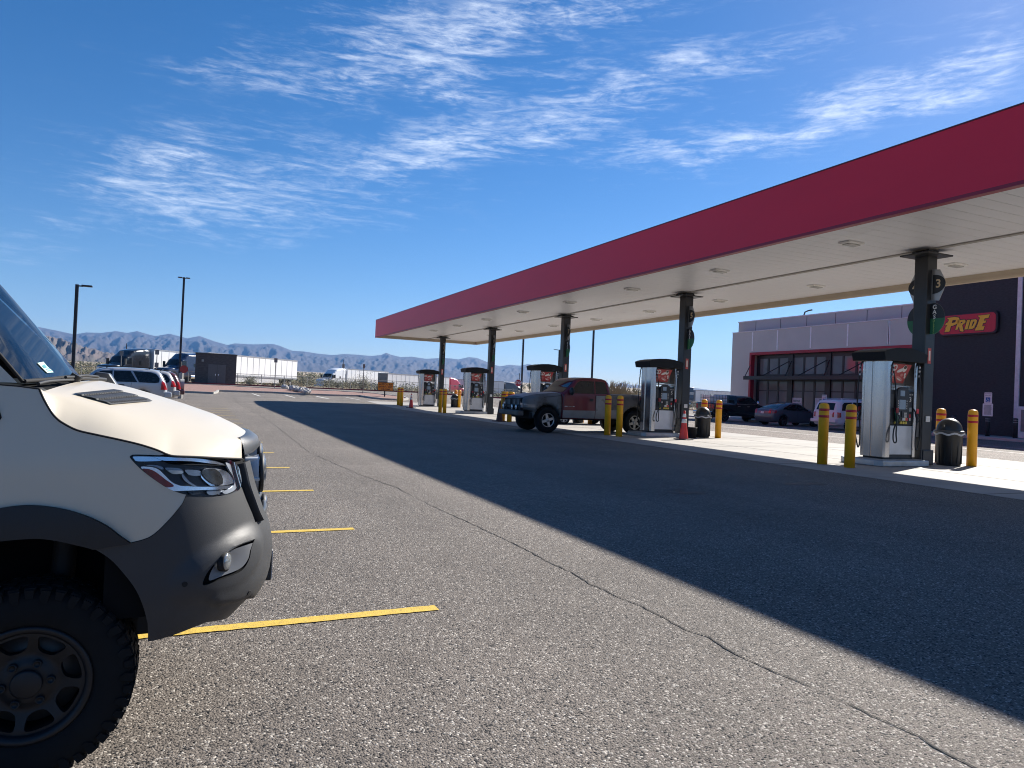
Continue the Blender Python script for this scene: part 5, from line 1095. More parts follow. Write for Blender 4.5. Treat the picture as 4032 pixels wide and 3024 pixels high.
def at_base(px, py): p = hit(px, py); return Vector((p.x, p.y, TZ(p.y, p.x)))
bush(at_base(1040, 1515), 3.8, 3.9, 'tall airy bush with upright stems before the white trailer', leaf, 2600, 34, .4, .06, name='creosote_bush')
for (px, py, w, h, lab) in ((985, 1516, 2.4, 1.2, 'low bush at the right foot of the utility building'), (1120, 1519, 2.6, 1.3, 'low bush right of the tall airy bush'), (1185, 1521, 3.2, 1.6, 'wide green bush right of the hydrant'), (1290, 1525, 3.6, 1.9, 'green bush below the white truck nose'), (1330, 1527, 2.6, 1.5, 'small green bush left of the post before the white truck'), (1375, 1530, 2.8, 1.7, 'rounded green bush under the white trailer'), (1425, 1534, 3.8, 2.6, 'dark tall bush left of the orange entry sign'), (1620, 1540, 2.4, .9, 'low straw coloured bush right of the orange entry sign')): bush(at_base(px, py), w, h, lab, leafd if 'straw' not in lab else dry, 1100, 16)
def tuft(loc, w, h, label, n=260):
    r = empty('tall_grass', loc); tag(r, label, 'grass clump', 'dry grass clumps beyond the pickup'); b = MB()
    for k in range(n):
        x, y = rng.gauss(0, w*.35), rng.gauss(0, .8); L_ = h*rng.uniform(.5, 1.05); a = rng.uniform(-.5, .9); pts = [Vector((x, y, 0)), Vector((x+a*.1*L_, y, L_*.5)), Vector((x+a*.3*L_, y+rng.uniform(-.1, .1), L_*.85)), Vector((x+a*.55*L_, y, L_*.96))]
        ww = .018
        b.add([pts[0]-Vector((ww, 0, 0)), pts[0]+Vector((ww, 0, 0)), pts[1]+Vector((ww, 0, 0)), pts[1]-Vector((ww, 0, 0)), pts[2]+Vector((ww*1.6, 0, 0)), pts[2]-Vector((ww*1.6, 0, 0)), pts[3]], [(0, 1, 2, 3), (3, 2, 4, 5), (5, 4, 6)], False)
    b.build('blades', dry, r)
for i, (px, w, h) in enumerate(((2418, 2.6, 3.0), (2450, 2.4, 2.4), (2480, 2.6, 2.0), (2530, 3.0, 1.7))):
    q = atD(px, 1550, 72+i*2); tuft((q.x, q.y, TZ(q.y, q.x)), w, h, ['tallest dry grass clump just right of the pickup cab', 'second dry grass clump behind the pickup bed', 'lower dry grass clump behind the pickup bed', 'lowest dry grass clump beside the silver side of pump 5'][i])
def scrub(name, n, mat, r0, r1, hs, kx=(-80, 330)):
    b = MB()
    for k in range(n):
        D = r0*(r1/r0)**rng.random(); lat = rng.uniform(-.72, .36)*D; p = FW*D+RT*lat; x, y = p.x, p.y
        if y < 97 or (abs(x) < 70 and y < 97): continue
        z = TZ(y, x)-.05; h = hs*rng.uniform(.5, 1.5); w = h*rng.uniform(.8, 1.5); m = 64 if D < 230 else 16; s = (.075 if D < 230 else .24)*w/1.3
        for i in range(m):
            a = rng.random()*6.283; q = rng.random()**.6; c = Vector((x+math.cos(a)*q*w*.55, y+math.sin(a)*q*w*.55, z+h*rng.random()**.8*(1.05-q*.45))); e = Vector((rng.gauss(0, 1), rng.gauss(0, 1), rng.gauss(.3, 1))).normalized(); f = e.orthogonal().normalized(); t = s*rng.uniform(.6, 1.5)
            b.add([c-e*t, c+f*t*.6, c+e*t, c-f*t*.6], [(0, 1, 2, 3)], False)
    tag(b.build(name, mat), kind='stuff')
scrub('desert_scrub', 3600, leaf, 105, 1500, 1.25); scrub('dry_brush', 2400, dry, 100, 1100, .8); scrub('pale_scrub', 1500, leafd, 105, 1300, 1.1)
# ------------------------------------------------------------------ mountains
mrock = M('mountain_rock', (.050, .040, .040), .95, var=.25, scale=.004, dirt=((.038, .033, .031), .006, .5)); frock = M('foothill_rock', (.095, .070, .060), .95, var=.3, scale=.01, dirt=((.075, .070, .045), .012, .50))
RID = [(-1400, 1330), (-900, 1295), (-500, 1300), (-200, 1290), (0, 1283), (100, 1280), (164.6, 1289.8), (224, 1302), (294, 1317), (338.7, 1308.7), (398, 1310.7), (458, 1303.7), (500, 1311), (540, 1303.7), (577, 1314.6), (612, 1323.6), (667, 1313.7), (736.5, 1332), (786, 1323), (846, 1344.5), (895.7, 1358.4), (925.5, 1352), (995, 1356), (1074.7, 1354.4), (1100, 1361), (1150, 1381), (1199.5, 1384), (1249, 1392), (1308, 1398), (1357.7, 1393.8), (1400, 1396), (1461.7, 1401.5), (1500, 1398), (1520.5, 1389), (1540, 1397), (1579, 1406), (1620, 1404), (1678.7, 1412.8), (1740, 1409), (1778, 1411.4), (1805, 1415), (1846, 1406), (1877.6, 1409), (1941, 1434.5), (1968, 1442), (2008.7, 1436), (2045, 1440), (2081, 1433), (2110, 1440), (2160, 1466), (2216, 1482), (2300, 1515), (2380, 1528), (2422, 1519), (2444.4, 1506.7), (2470, 1512), (2495, 1519), (2507.7, 1514), (2526.7, 1521), (2600, 1532), (2684, 1520), (2800, 1538), (3200, 1560), (4400, 1600)]
def azpx(p): d = ray(*p).normalized(); return math.atan2(d.x, d.y), d.z/math.hypot(d.x, d.y)
RZ = [azpx(p) for p in RID]
RZ = RZ+[(RZ[-1][0]+.5, .03), (RZ[-1][0]+1.2, .045), (RZ[-1][0]+2.0, .05), (RZ[-1][0]+2.8, .045)]; RZ.append((RZ[0][0]+2*math.pi, RZ[0][1]))
def ridge(a):
    while a < RZ[0][0]: a += 2*math.pi
    for (a0, z0), (a1, z1) in zip(RZ, RZ[1:]):
        if a <= a1: t = (a-a0)/(a1-a0); return z0+(z1-z0)*t
    return RZ[-1][1]
def mountains(name, mat, Rr, depth, fr, amp, a0, a1, na, nr, seed, rough):
    rows = []
    for j in range(nr+3):
        t = j/nr; row = []
        for i in range(na+1):
            a = a0+(a1-a0)*i/na; h = H+fr(a)*Rr
            tt = min(t, 1); spur = mnoise.noise(Vector((a*rough, seed, 0)))*.5+mnoise.noise(Vector((a*rough*2.7, seed, 3)))*.35
            w = min(1, tt*2.2)
            rr_ = Rr-depth*tt*(1+.0*spur)
            base = TZ(rr_*math.cos(a), rr_*math.sin(a)) if math.cos(a) > 0 else 0
            base = min(base, rr_*.015)
            k = 1-tt; prof = k**1.25*(1+.0)
            P_ = Vector((a*rough*1.5+tt*.8, tt*3.0+spur*.6, seed)); g = 0; f_ = 1; am = 1
            for o_ in range(5): n_ = 1-abs(mnoise.noise(P_*f_))*2; g += n_*am; f_ *= 2.1; am *= .56
            z = base+(h-base)*max(0, min(1.0, prof+(g-.75)*amp*w*(k+.06)))
            if j > nr: rr_ = Rr+400*(j-nr); z = h-(h-base)*.5*(j-nr)
            if j == nr+1 or j == nr+2: pass
            row.append(Vector((math.sin(a)*rr_, math.cos(a)*rr_, z-2 if t >= 1 and j <= nr else z)))
        rows.append((-(j-nr) if j > nr else j, row))
    rows = [r for _, r in sorted(rows, key=lambda q: q[0])]
    b = MB(); b.grid(rows, True); tag(b.build(name, mat), kind='structure')
A0, A1 = RZ[10][0]-.5, RZ[-6][0]
mountains('mountains', mrock, 6500, 2600, ridge, .21, R(-40), R(75), 1300, 44, 2.0, 40)
mountains('far_mountains', mrock, 6500, 1800, ridge, .3, R(75), R(320), 300, 10, 5.0, 14)
FR = [(-900, 1330), (-200, 1345), (100, 1318), (190, 1322), (240, 1338), (290, 1350), (330, 1366), (380, 1378), (430, 1392), (480, 1402), (560, 1418), (640, 1440), (700, 1466), (760, 1500)]; FZ = [azpx(p) for p in FR]
def fridge(a):
    for (a0, z0), (a1, z1) in zip(FZ, FZ[1:]):
        if a0 <= a <= a1: t = (a-a0)/(a1-a0); return z0+(z1-z0)*t+.0022*mnoise.noise(Vector((a*90, 1, 1)))+.0012*mnoise.noise(Vector((a*260, 1, 1)))
    return -.01
mountains('foothills', frock, 2300, 900, fridge, .40, FZ[0][0], FZ[-1][0], 360, 20, 9.0, 60)
# ------------------------------------------------------------------ the camper van in the foreground
VY, X0, NE = 3.67, -.25, 2.6
VN = empty('camper_van', (-1.6, VY, 0)); tag(VN, 'sand coloured camper van nose with grey bumper and black tyres in the left foreground', 'van')
VI = Matrix.Translation((1.6, -VY, 0))
def vb(mb, name, mat=None, parent=None, bevel=0, **k):
    o = mb.build(name, mat, parent or VN, bevel, **k)
    if parent is None: o.matrix_parent_inverse = VI
    return o
sand = M('paint_sand', (.57, .51, .41), .34, 0, var=.015, scale=.8, coat=.22); vgrey = M('bumper_grey', (.030, .032, .036), .5, 0, var=.08, scale=6, bump=.12, bscale=420, dirt=((.044, .046, .049), 2.2, .56)); vflare = M('flare_black', (.0075, .009, .012), .5, var=.1, scale=5, bump=.1, bscale=300); gapm = M('gap_black', (.006, .006, .007), .8); vdark = M('van_inner_black', (.0025, .003, .004), .9, spec=.2)
vtrim = M('hood_trim_grey', (.075, .08, .087), .35, var=.15, scale=9, bump=.1, bscale=250); ventm = M('vent_black', (.03, .031, .033), .5, var=.3, scale=30, bump=.3, bscale=500)
xnP = [(.30, .10), (.40, .20), (.46, .265), (.52, .325), (.58, .355), (.66, .36), (.74, .345), (.82, .315), (.90, .285), (1.0, .25), (1.08, .225), (1.16, .20), (1.3, .18), (2.4, .1)]
bwP = [(.30, .775), (.45, .805), (.6, .825), (.9, .83), (1.1, .82), (1.25, .795), (1.36, .775), (1.7, .73), (2.1, .66), (2.25, .56), (2.4, .3)]
def lerpP(P_, z):
    if z <= P_[0][0]: return P_[0][1]
    for (a, va), (c, vc) in zip(P_, P_[1:]):
        if z <= c: t = (z-a)/(c-a); return va+(vc-va)*t
    return P_[-1][1]
def sm(P_, z): return (lerpP(P_, z-.03)+lerpP(P_, z)*2+lerpP(P_, z+.03))/4
KU = .62                                       # metres of surface per radian round the nose
def NV(u, z):
    """u: distance along the near side; 0 where the nose starts to turn, KU*pi/2 at the centre line, mirrored beyond"""
    if u > KU*math.pi/2: p = NV(KU*math.pi-u, z); return Vector((p.x, 2*VY-p.y, z))
    B = sm(bwP, z)
    if u <= 0: return Vector((X0+u, VY-B, z))
    A = sm(xnP, z)-X0; t = u/KU; r = ((math.cos(t)/B)**NE+(math.sin(t)/A)**NE)**(-1/NE)
    return Vector((X0+r*math.sin(t), VY-r*math.cos(t), z))
def NN(u, z):
    e = .004; du = NV(u+e, z)-NV(u-e, z); dz = NV(u, z+e)-NV(u, z-e); n = du.cross(dz); return n.normalized()
# table that finds the surface point seen at a photograph pixel
_us = np.linspace(-.6, KU*math.pi/2+.15, 260); _zs = np.linspace(.32, 1.42, 200)
_tab = np.array([[proj(NV(u, z)) for z in _zs] for u in _us])
def uz(px, py):
    d = np.sum((_tab-(px, py))**2, 2); i, j = np.unravel_index(np.argmin(d), d.shape); u, z = _us[i], _zs[j]
    for _ in range(4):
        p = np.array(proj(NV(u, z))); e = .002; a = (np.array(proj(NV(u+e, z)))-p)/e; c = (np.array(proj(NV(u, z+e)))-p)/e
        try: s = np.linalg.solve(np.array([a, c]).T, np.array((px, py))-p)
        except Exception: break
        if np.linalg.norm(s) > .08: break
        u += s[0]; z += s[1]
    return (float(u), float(z))
def patch(b, poly, off=0., step=.03, holes=(), mirror=True, prof=None):
    V, T = fill(poly, step, holes)
    def put(uu):
        b.add([NV(u, z)+NN(u, z)*(off if prof is None else off+prof(u0, z)) for (u0, z), u in zip(V, uu)], T, True)
    put([p[0] for p in V])
    if mirror:
        n = len(b.v); V2 = [NV(u, z)+NN(u, z)*(off if prof is None else off+prof(u, z)) for u, z in V]; b.add([(p.x, 2*VY-p.y, p.z) for p in V2], [t[::-1] for t in T], True)
    return b
R1 = zoom(0, 1100, .5424); G = zoom(480, 1760, .398); R2 = zoom(0, 1900, .6773); WZ = zoom(0, 2150, .5267)
def curve(Z, pts, n=4): return [uz(*Z(*p)) for p in smooth2(pts, n)]
def smooth2(pts, n=4): return [(p[0], p[1]) for p in smooth_pts([Vector(p) for p in pts], n)]
gap_px = [R1(285, 795), R1(318, 870), R1(370, 960), R1(410, 1008), R1(460, 1045), R1(560, 1095), R1(700, 1128), R1(850, 1160), R1(1000, 1195), R1(1100, 1225), R1(1160, 1247), R1(1205, 1268)]
gap = [uz(*p) for p in smooth2(gap_px)]
hl_px = [G(80, 105), G(92, 84), G(130, 75), G(300, 80), G(420, 84), G(700, 92), G(900, 108), G(1040, 135), G(1110, 175), G(1150, 240), G(1165, 320), G(1158, 390), G(1120, 440), G(1020, 475), G(860, 492), G(740, 487), G(635, 472), G(540, 445), G(440, 402), G(330, 330), G(220, 248), G(140, 175)]
hl = [uz(p[0], p[1]) for p in smooth_pts([Vector(p) for p in hl_px], 3, True)]
seam = [uz(*p) for p in smooth2([G(635, 478), G(600, 560), G(545, 630), G(500, 685), G(420, 770), G(350, 838), G(280, 888), G(200, 920), G(95, 946)])]
flo = [uz(*p) for p in smooth2([G(95, 946), R2(700, 306), R2(620, 246), R2(500, 190), R2(360, 150), R2(200, 130), R2(60, 138), R2(-120, 170)])]
fli = [uz(*p) for p in smooth2([R2(-120, 350), R2(0, 335), R2(200, 319), R2(330, 331), R2(450, 358), R2(545, 384), R2(640, 440)])]
arch = [uz(*p) for p in smooth2([R2(545, 384), R2(640, 445), R2(720, 530), R2(790, 625), R2(835, 730), R2(858, 830), R2(860, 925)])]
LX = -.95-X0
# hl corners: lower-left run of the headlamp between its left tip and the bumper seam
def nearest(P_, q): return min(range(len(P_)), key=lambda i: (P_[i][0]-q[0])**2+(P_[i][1]-q[1])**2)
iL = nearest(hl, uz(*G(80, 105))); iS = nearest(hl, seam[0]); n = len(hl)
def ring(i, j, step):
    out = [hl[i]]; k = i
    while k != j: k = (k+step) % n; out.append(hl[k])
    return out
def run(i, j): a, c = ring(i, j, 1), ring(i, j, -1); return a if len(a) < len(c) else c
lowleft = run(iL, iS)
iG = nearest(hl, gap[-1]); topleft = run(iG, iL)
# ---- fender / near side panel up to the cowl
zc = 1.352
fend = [(LX, zc+.005), (-.40, zc+.004), (-.31, zc)]+gap+topleft[1:]+lowleft[1:]+seam[1:]+flo[1:]+[(LX, flo[-1][1]-.06)]
for mir in (0, 1):
    b = MB(); b.mat(sand); patch(b, fend, 0, .03, (), False)
    if mir: b.v = [(v[0], 2*VY-v[1], v[2]) for v in b.v]
    vb(b, 'front_fender')
# ---- hood: gap line up over the crease to the crown
def cr(Xs, zs, ys):
    return lambda X: Vector((X, np.interp(X, Xs, ys), np.interp(X, Xs, zs)))
crease = cr([-.55, -.40, -.28, -.15, -.01, .09, .185], [1.352, 1.307, 1.271, 1.232, 1.194, 1.172, 1.152], [2.95, 2.98, 3.01, 3.06, 3.12, 3.18, 3.28])
crown = cr([-.55, -.40, -.28, -.19, -.05, .08, .18, .245], [1.375, 1.377, 1.352, 1.327, 1.285, 1.240, 1.192, 1.150], [VY]*8)
gapw = [NV(u, z) for u, z in gap]
tipu = uz(*R1(1755, 1300)); frontlow = [uz(*p) for p in smooth2([R1(1205, 1268), R1(1260, 1283), R1(1400, 1288), R1(1600, 1297), R1(1755, 1303)])]
low = gapw+[NV(u, z) for u, z in frontlow[1:]]
hood = []; NR = len(low); AX = 13
for i, p in enumerate(low):
    f = i/(NR-1); X = p.x; Xc = X if X < -.10 else -.10+(X+.10)*1.0; xf = max(-.55, min(.185, p.x)); c1 = crease(xf); Xcr = -.44+(max(xf, -.49)+.49)*(.245+.44)/(.185+.49); c2 = crown(Xcr)
    s = max(0, min(1, (xf+.54)/.725)); cowl_in = Vector((0, 0, 0))
    row = []
    for k in range(6): t = k/6; q = p.lerp(c1, t); bul = math.sin(math.pi*t)*.006; row.append(q+Vector((0, -bul*.8, bul*.6)))
    for k in range(AX+1): t = k/AX; q = c1.lerp(c2, t); h_ = (1-(1-t)**2.0)-t; q.z = c1.z+(c2.z-c1.z)*(1-(1-t)**2.0); q.x = c1.x+(c2.x-c1.x)*(1-(1-t)**1.8); row.append(q)
    far = [Vector((q.x, 2*VY-q.y, q.z)) for q in row[:-1]][::-1]; hood.append(row+far)
b = MB(); b.mat(sand); b.grid(hood, True); hd = vb(b, 'hood')
under_h = [[q+Vector((0, 0, -.03)) for q in r_] for r_ in hood]
# dark body behind every seam
b = MB(); b.mat(vdark)
inner = []
for z in [.53+.05*i for i in range(12)]: inner.append([NV(u, z)-NN(u, z)*.03 for u in [-.02+(KU*math.pi+.04)*i/40 for i in range(41)]])
b.grid(inner, True); b.grid([[NV(u, z)-NN(u, z)*.03 for u in (LX, -.5, -.35, -.2, -.1, -.02)] for z in (.98, 1.03, 1.08)], True); b.grid([[NV(u, z)-NN(u, z)*.03 for u in (LX, -.5, -.36, -.31)] for z in (1.08, 1.2, 1.33)], True); b.grid(under_h, True); b.box(-.95, .1, VY-.45, VY+.45, .55, 1.05); vb(b, 'inner_panel')
b = MB(); b.mat(gapm); b.tube([NV(u, z)+NN(u, z)*.0005 for u, z in gap], .0038, 6).tube([NV(u, z) for u, z in frontlow], .0045, 6); b.tube([NV(u, z)+NN(u, z)*.0005 for u, z in seam], .0016, 6); b.tube([NV(u, z) for u, z in [(LX, zc+.006), (-.40, zc+.005), (-.31, zc+.001), gap[0]]], .003, 6); vb(b, 'panel_gap')
# ---- hood trim across the nose
trim = []
ut0 = uz(*R1(1752, 1240))[0]
for k in range(41):
    u = ut0+(KU*math.pi-2*ut0)*k/40; e = abs(k-20)/20; zt = 1.150-.0*e; o = .012*(1-e**6)+.003
    c_ = 1-e**3; prof = [(1.066+.015*e, -.01), (1.066+.015*e, o+.020*c_+.004), (1.09, o+.046*c_+.008), (1.125, o+.044*c_+.008), (zt+.002, o+.026*c_+.004), (zt+.010, o+.008*c_), (zt+.006, -.03)]
    trim.append([NV(u, z)+NN(u, z)*d for z, d in prof])
b = MB(); b.mat(vtrim); b.grid([list(r_) for r_ in zip(*trim)], True); vb(b, 'hood_trim')
# ---- louvred vent let into the hood
def hood_at(px, py):
    d = ray(px, py); best = None
    for r0, r1_ in zip(hood, hood[1:]):
        for k in range(len(r0)-1):
            for tri in ((r0[k], r0[k+1], r1_[k+1]), (r0[k], r1_[k+1], r1_[k])):
                from mathutils.geometry import intersect_ray_tri
                q = intersect_ray_tri(tri[0], tri[1], tri[2], d, EYE, True)
                if q is not None and (best is None or (q-EYE).length < (best-EYE).length): best = q
    return best
vc = [R1(522, 832), R1(650, 805), R1(815, 803), R1(1108, 886), R1(1040, 905), R1(860, 913), R1(780, 905)]
def vq(s, t):
    """vent surface: s along the van, t across"""
    A = Vector(R1(525, 834)); B_ = Vector(R1(825, 803)); C_ = Vector(R1(1108, 888)); D_ = Vector(R1(805, 914))
    p = (A.lerp(D_, s)).lerp(B_.lerp(C_, s), t); return hood_at(p.x, p.y)
rows = [[(vq(s, t) or Vector((0, 0, 0)))+Vector((0, 0, .004)) for t in [i/12 for i in range(13)]] for s in [0, .12, .24, .25, .37, .5, .62, .63, .75, .88, 1.0]]
hts = [.0, .003, .005, .001, .003, .005, .005, .001, .003, .004, .0]
b = MB(); b.mat(ventm); b.grid([[p+Vector((0, 0, hts[i])) for p in r_] for i, r_ in enumerate(rows)], False)
vt = vb(b, 'hood_vent')
b = MB(); b.mat(gapm)
for s in (.30, .66, .93):
    for i in range(15):
        t = .06+.88*i/15; a, c = vq(s-.05, t), vq(s+.035, t+.008); a2 = vq(s+.035, t+.040)
        if a and c and a2: b.add([a+Vector((0, 0, .0095)), a+(a2-c)*.8+Vector((0, 0, .0095)), a2+Vector((0, 0, .0075)), c+Vector((0, 0, .0075))], [(0, 1, 2, 3)], False)
b.build('louvre', None, vt)
# ---- bumper skin, round the nose
iR = nearest(hl, uz(*G(1158, 390))); bott = run(iS, iR)
ZBT = .80; uc = KU*math.pi/2
barb = uz(*G(1320, 745)); bl = arch[-1]
def wavy(u): return .44+.02*math.exp(-((u-.75)/.3)**2)
bz = [uz(*R2(*p)) for p in ((930, 911), (1000, 890), (1100, 852), (1200, 811), (1300, 768), (1380, 730))]; zb_n = bz[-1][1]
bump_poly = seam[::-1][0:0]+[seam[-1]]+seam[::-1][1:]+bott[1:]+[uz(*G(1185, 400)), uz(*G(1230, 520)), uz(*G(1290, 660)), (barb[0], barb[1]), (uc-.12, ZBT), (uc, ZBT)]+[(uc, zb_n)]+[(uc+(bz[-1][0]-uc)*k/5, zb_n) for k in range(1, 5)]+bz[::-1]+[bl]+arch[::-1][1:]
fog = [uz(p[0], p[1]) for p in smooth_pts([Vector(G(*p)) for p in ((776, 1352), (800, 1270), (860, 1180), (950, 1085), (1030, 1010), (1130, 965), (1262, 920), (1262, 940), (1238, 1010), (1222, 1100), (1170, 1195), (1090, 1250), (960, 1300), (840, 1345))], 3, True)]
lipc = [uz(*p) for p in smooth2([G(690, 1330), G(720, 1410), G(770, 1480), G(850, 1535), G(950, 1552), G(1080, 1525), G(1200, 1480)])]; lipc.append((uc, lipc[-1][1]+.0)); LU0 = lipc[0][0]
def lip_z(u): return float(np.interp(u, [p[0] for p in sorted(lipc)], [p[1] for p in sorted(lipc)]))
def swell(u, z):
    """soft raised surround of the fog lamp and the lower lip"""
    cu, cz = sum(p[0] for p in fog)/len(fog), sum(p[1] for p in fog)/len(fog)
    dx, dz = (u-cu-.01)/.17, (z-cz+.015+(u-cu)*-.25)/.105; q = dx*dx+dz*dz
    v = .019*max(0, 1-max(0, q-.55)/.9)**1.3 if q < 1.45 else 0
    zr = lip_z(u); h_ = min(1, max(0, (z-zr)/.012+.5))*max(0, 1-max(0, z-zr)/.20)*min(1, max(0, (u-LU0)/.07)); h_ = h_*h_*(3-2*h_)
    return max(v, .020*h_)
b = MB(); b.mat(vgrey); patch(b, bump_poly, 0, .014, [fog], True, swell); bmp = vb(b, 'front_bumper')
b = MB(); b.mat(vdark)
ring0 = [NV(u, z)+NN(u, z)*swell(u, z) for u, z in fog]; ring1 = [NV(u, z)-NN(u, z)*.022 for u, z in fog]; b.grid([ring0, ring1], True, True)
patch(b, fog, -.020, .03, (), False, swell); b.build('fog_recess', None, bmp)
cu, cz = sum(p[0] for p in fog)/len(fog), sum(p[1] for p in fog)/len(fog)
inner_f = [(cu+(u-cu)*.86+.006, cz+(z-cz)*.80+.0) for u, z in fog]
lamp_c = uz(*G(1003, 1130))
def bowl(u, z): d = math.hypot(u-lamp_c[0], z-lamp_c[1]); return .014*min(1, max(0, (d-.03)/.06))-.012
b = MB(); b.mat(M('fog_bezel_grey', (.16, .165, .175), .38, .2, var=.06, scale=8)); patch(b, inner_f, -.004, .012, (), False, lambda u, z: bowl(u, z)+swell(u, z)); b.build('fog_bezel', None, bmp)
edge_t = [uz(*p) for p in smooth2([G(1010, 1035), G(1080, 990), G(1160, 952), G(1255, 922)])]
b = MB(); b.mat(vtrim); b.tube([NV(u, z)+NN(u, z)*.012 for u, z in edge_t], .006, 8); b.build('fog_brow', None, bmp)
lp, ln_ = NV(*lamp_c), NN(*lamp_c); aim = (ln_*.6+Vector((1, 0, 0))*.6).normalized(); Tq = Matrix.Translation(lp+ln_*(swell(*lamp_c)-.004)) @ aim.to_track_quat('Z', 'Y').to_matrix().to_4x4()
b = MB(); b.mat(M('fog_glass', (.30, .32, .33), .1, .55, var=.25, scale=25, coat=.7), True); b.lathe([(.034, -.03), (.034, .004), (.028, .010), (.012, .014), (.001, .015)], Tq, 24); fl_ = b.build('fog_lamp', None, bmp)
b = MB(); b.mat(gapm, True); b.lathe([(.036, -.02), (.038, .004), (.034, .0055)], Tq, 24); b.build('fog_lamp_ring', None, fl_)
for q in (G(610, 1350), G(1216, 1424)):
    u, z = uz(*q); nn = NN(u, z); b = MB(); b.mat(gapm, True).cyl(NV(u, z), NV(u, z)+nn*(swell(u, z)+.003), .0095, n=16); b.build('parking_sensor', None, bmp)
# ---- wheel arch flare
fl = MB(); fl.mat(vflare, True); fpoly = flo+[(LX+.1, flo[-1][1]-.02)]+[(LX+.1, fli[0][1])]+fli[:-4]+arch[:1]
edge0, edge1 = smooth_pts([Vector(p) for p in flo], 1), None
fl2 = [p for p in fpoly]
patch(fl, fl2, .012, .02, (), False, lambda u, z: .010*math.sin(max(0, min(1, (z-.70)/.28))*math.pi)); o = vb(fl, 'wheel_arch_flare')
fl.v = [(v[0], 2*VY-v[1], v[2]) for v in fl.v]; vb(fl, 'wheel_arch_flare')
b = MB(); b.mat(vflare, True); ro = [NV(u, z)+NN(u, z)*.013 for u, z in flo]; ri_ = [NV(u, z)-NN(u, z)*.01 for u, z in flo]; b.grid([ro, ri_], True); b.build('flare_edge', None, o)
# inner liner of the wheel well
b = MB(); b.mat(vdark, True)
WX, WZc, WR = -.487, .338, .33
rows = []
for y in (2.86, 2.95, 3.25, 3.3):
    rows.append([Vector((WX+(.372 if a < 90 else .50)*math.cos(R(a)), y, .42+.44*math.sin(R(a)))) for a in range(12, 193, 8)])
b.grid(rows, True); b.box(-.95, .0, 3.27, 3.30, .40, .95); vb(b, 'wheel_well')
b = MB(); b.mat(M('suspension_dark', (.006, .006, .007), .7)); b.cyl((-.44, 3.14, .45), (-.42, 3.14, .95), .04, n=12)
b.box(-.62, -.05, 3.05, 3.13, .42, .50).box(-.16, -.03, 2.93, 3.25, .47, .53); vb(b, 'suspension')
# mud flap just inside the bumper corner, as seen between tyre and bumper
b = MB(); b.mat(vdark); b.box(-.145, -.125, 2.95, 3.2, .50, .70); vb(b, 'arch_liner_edge')
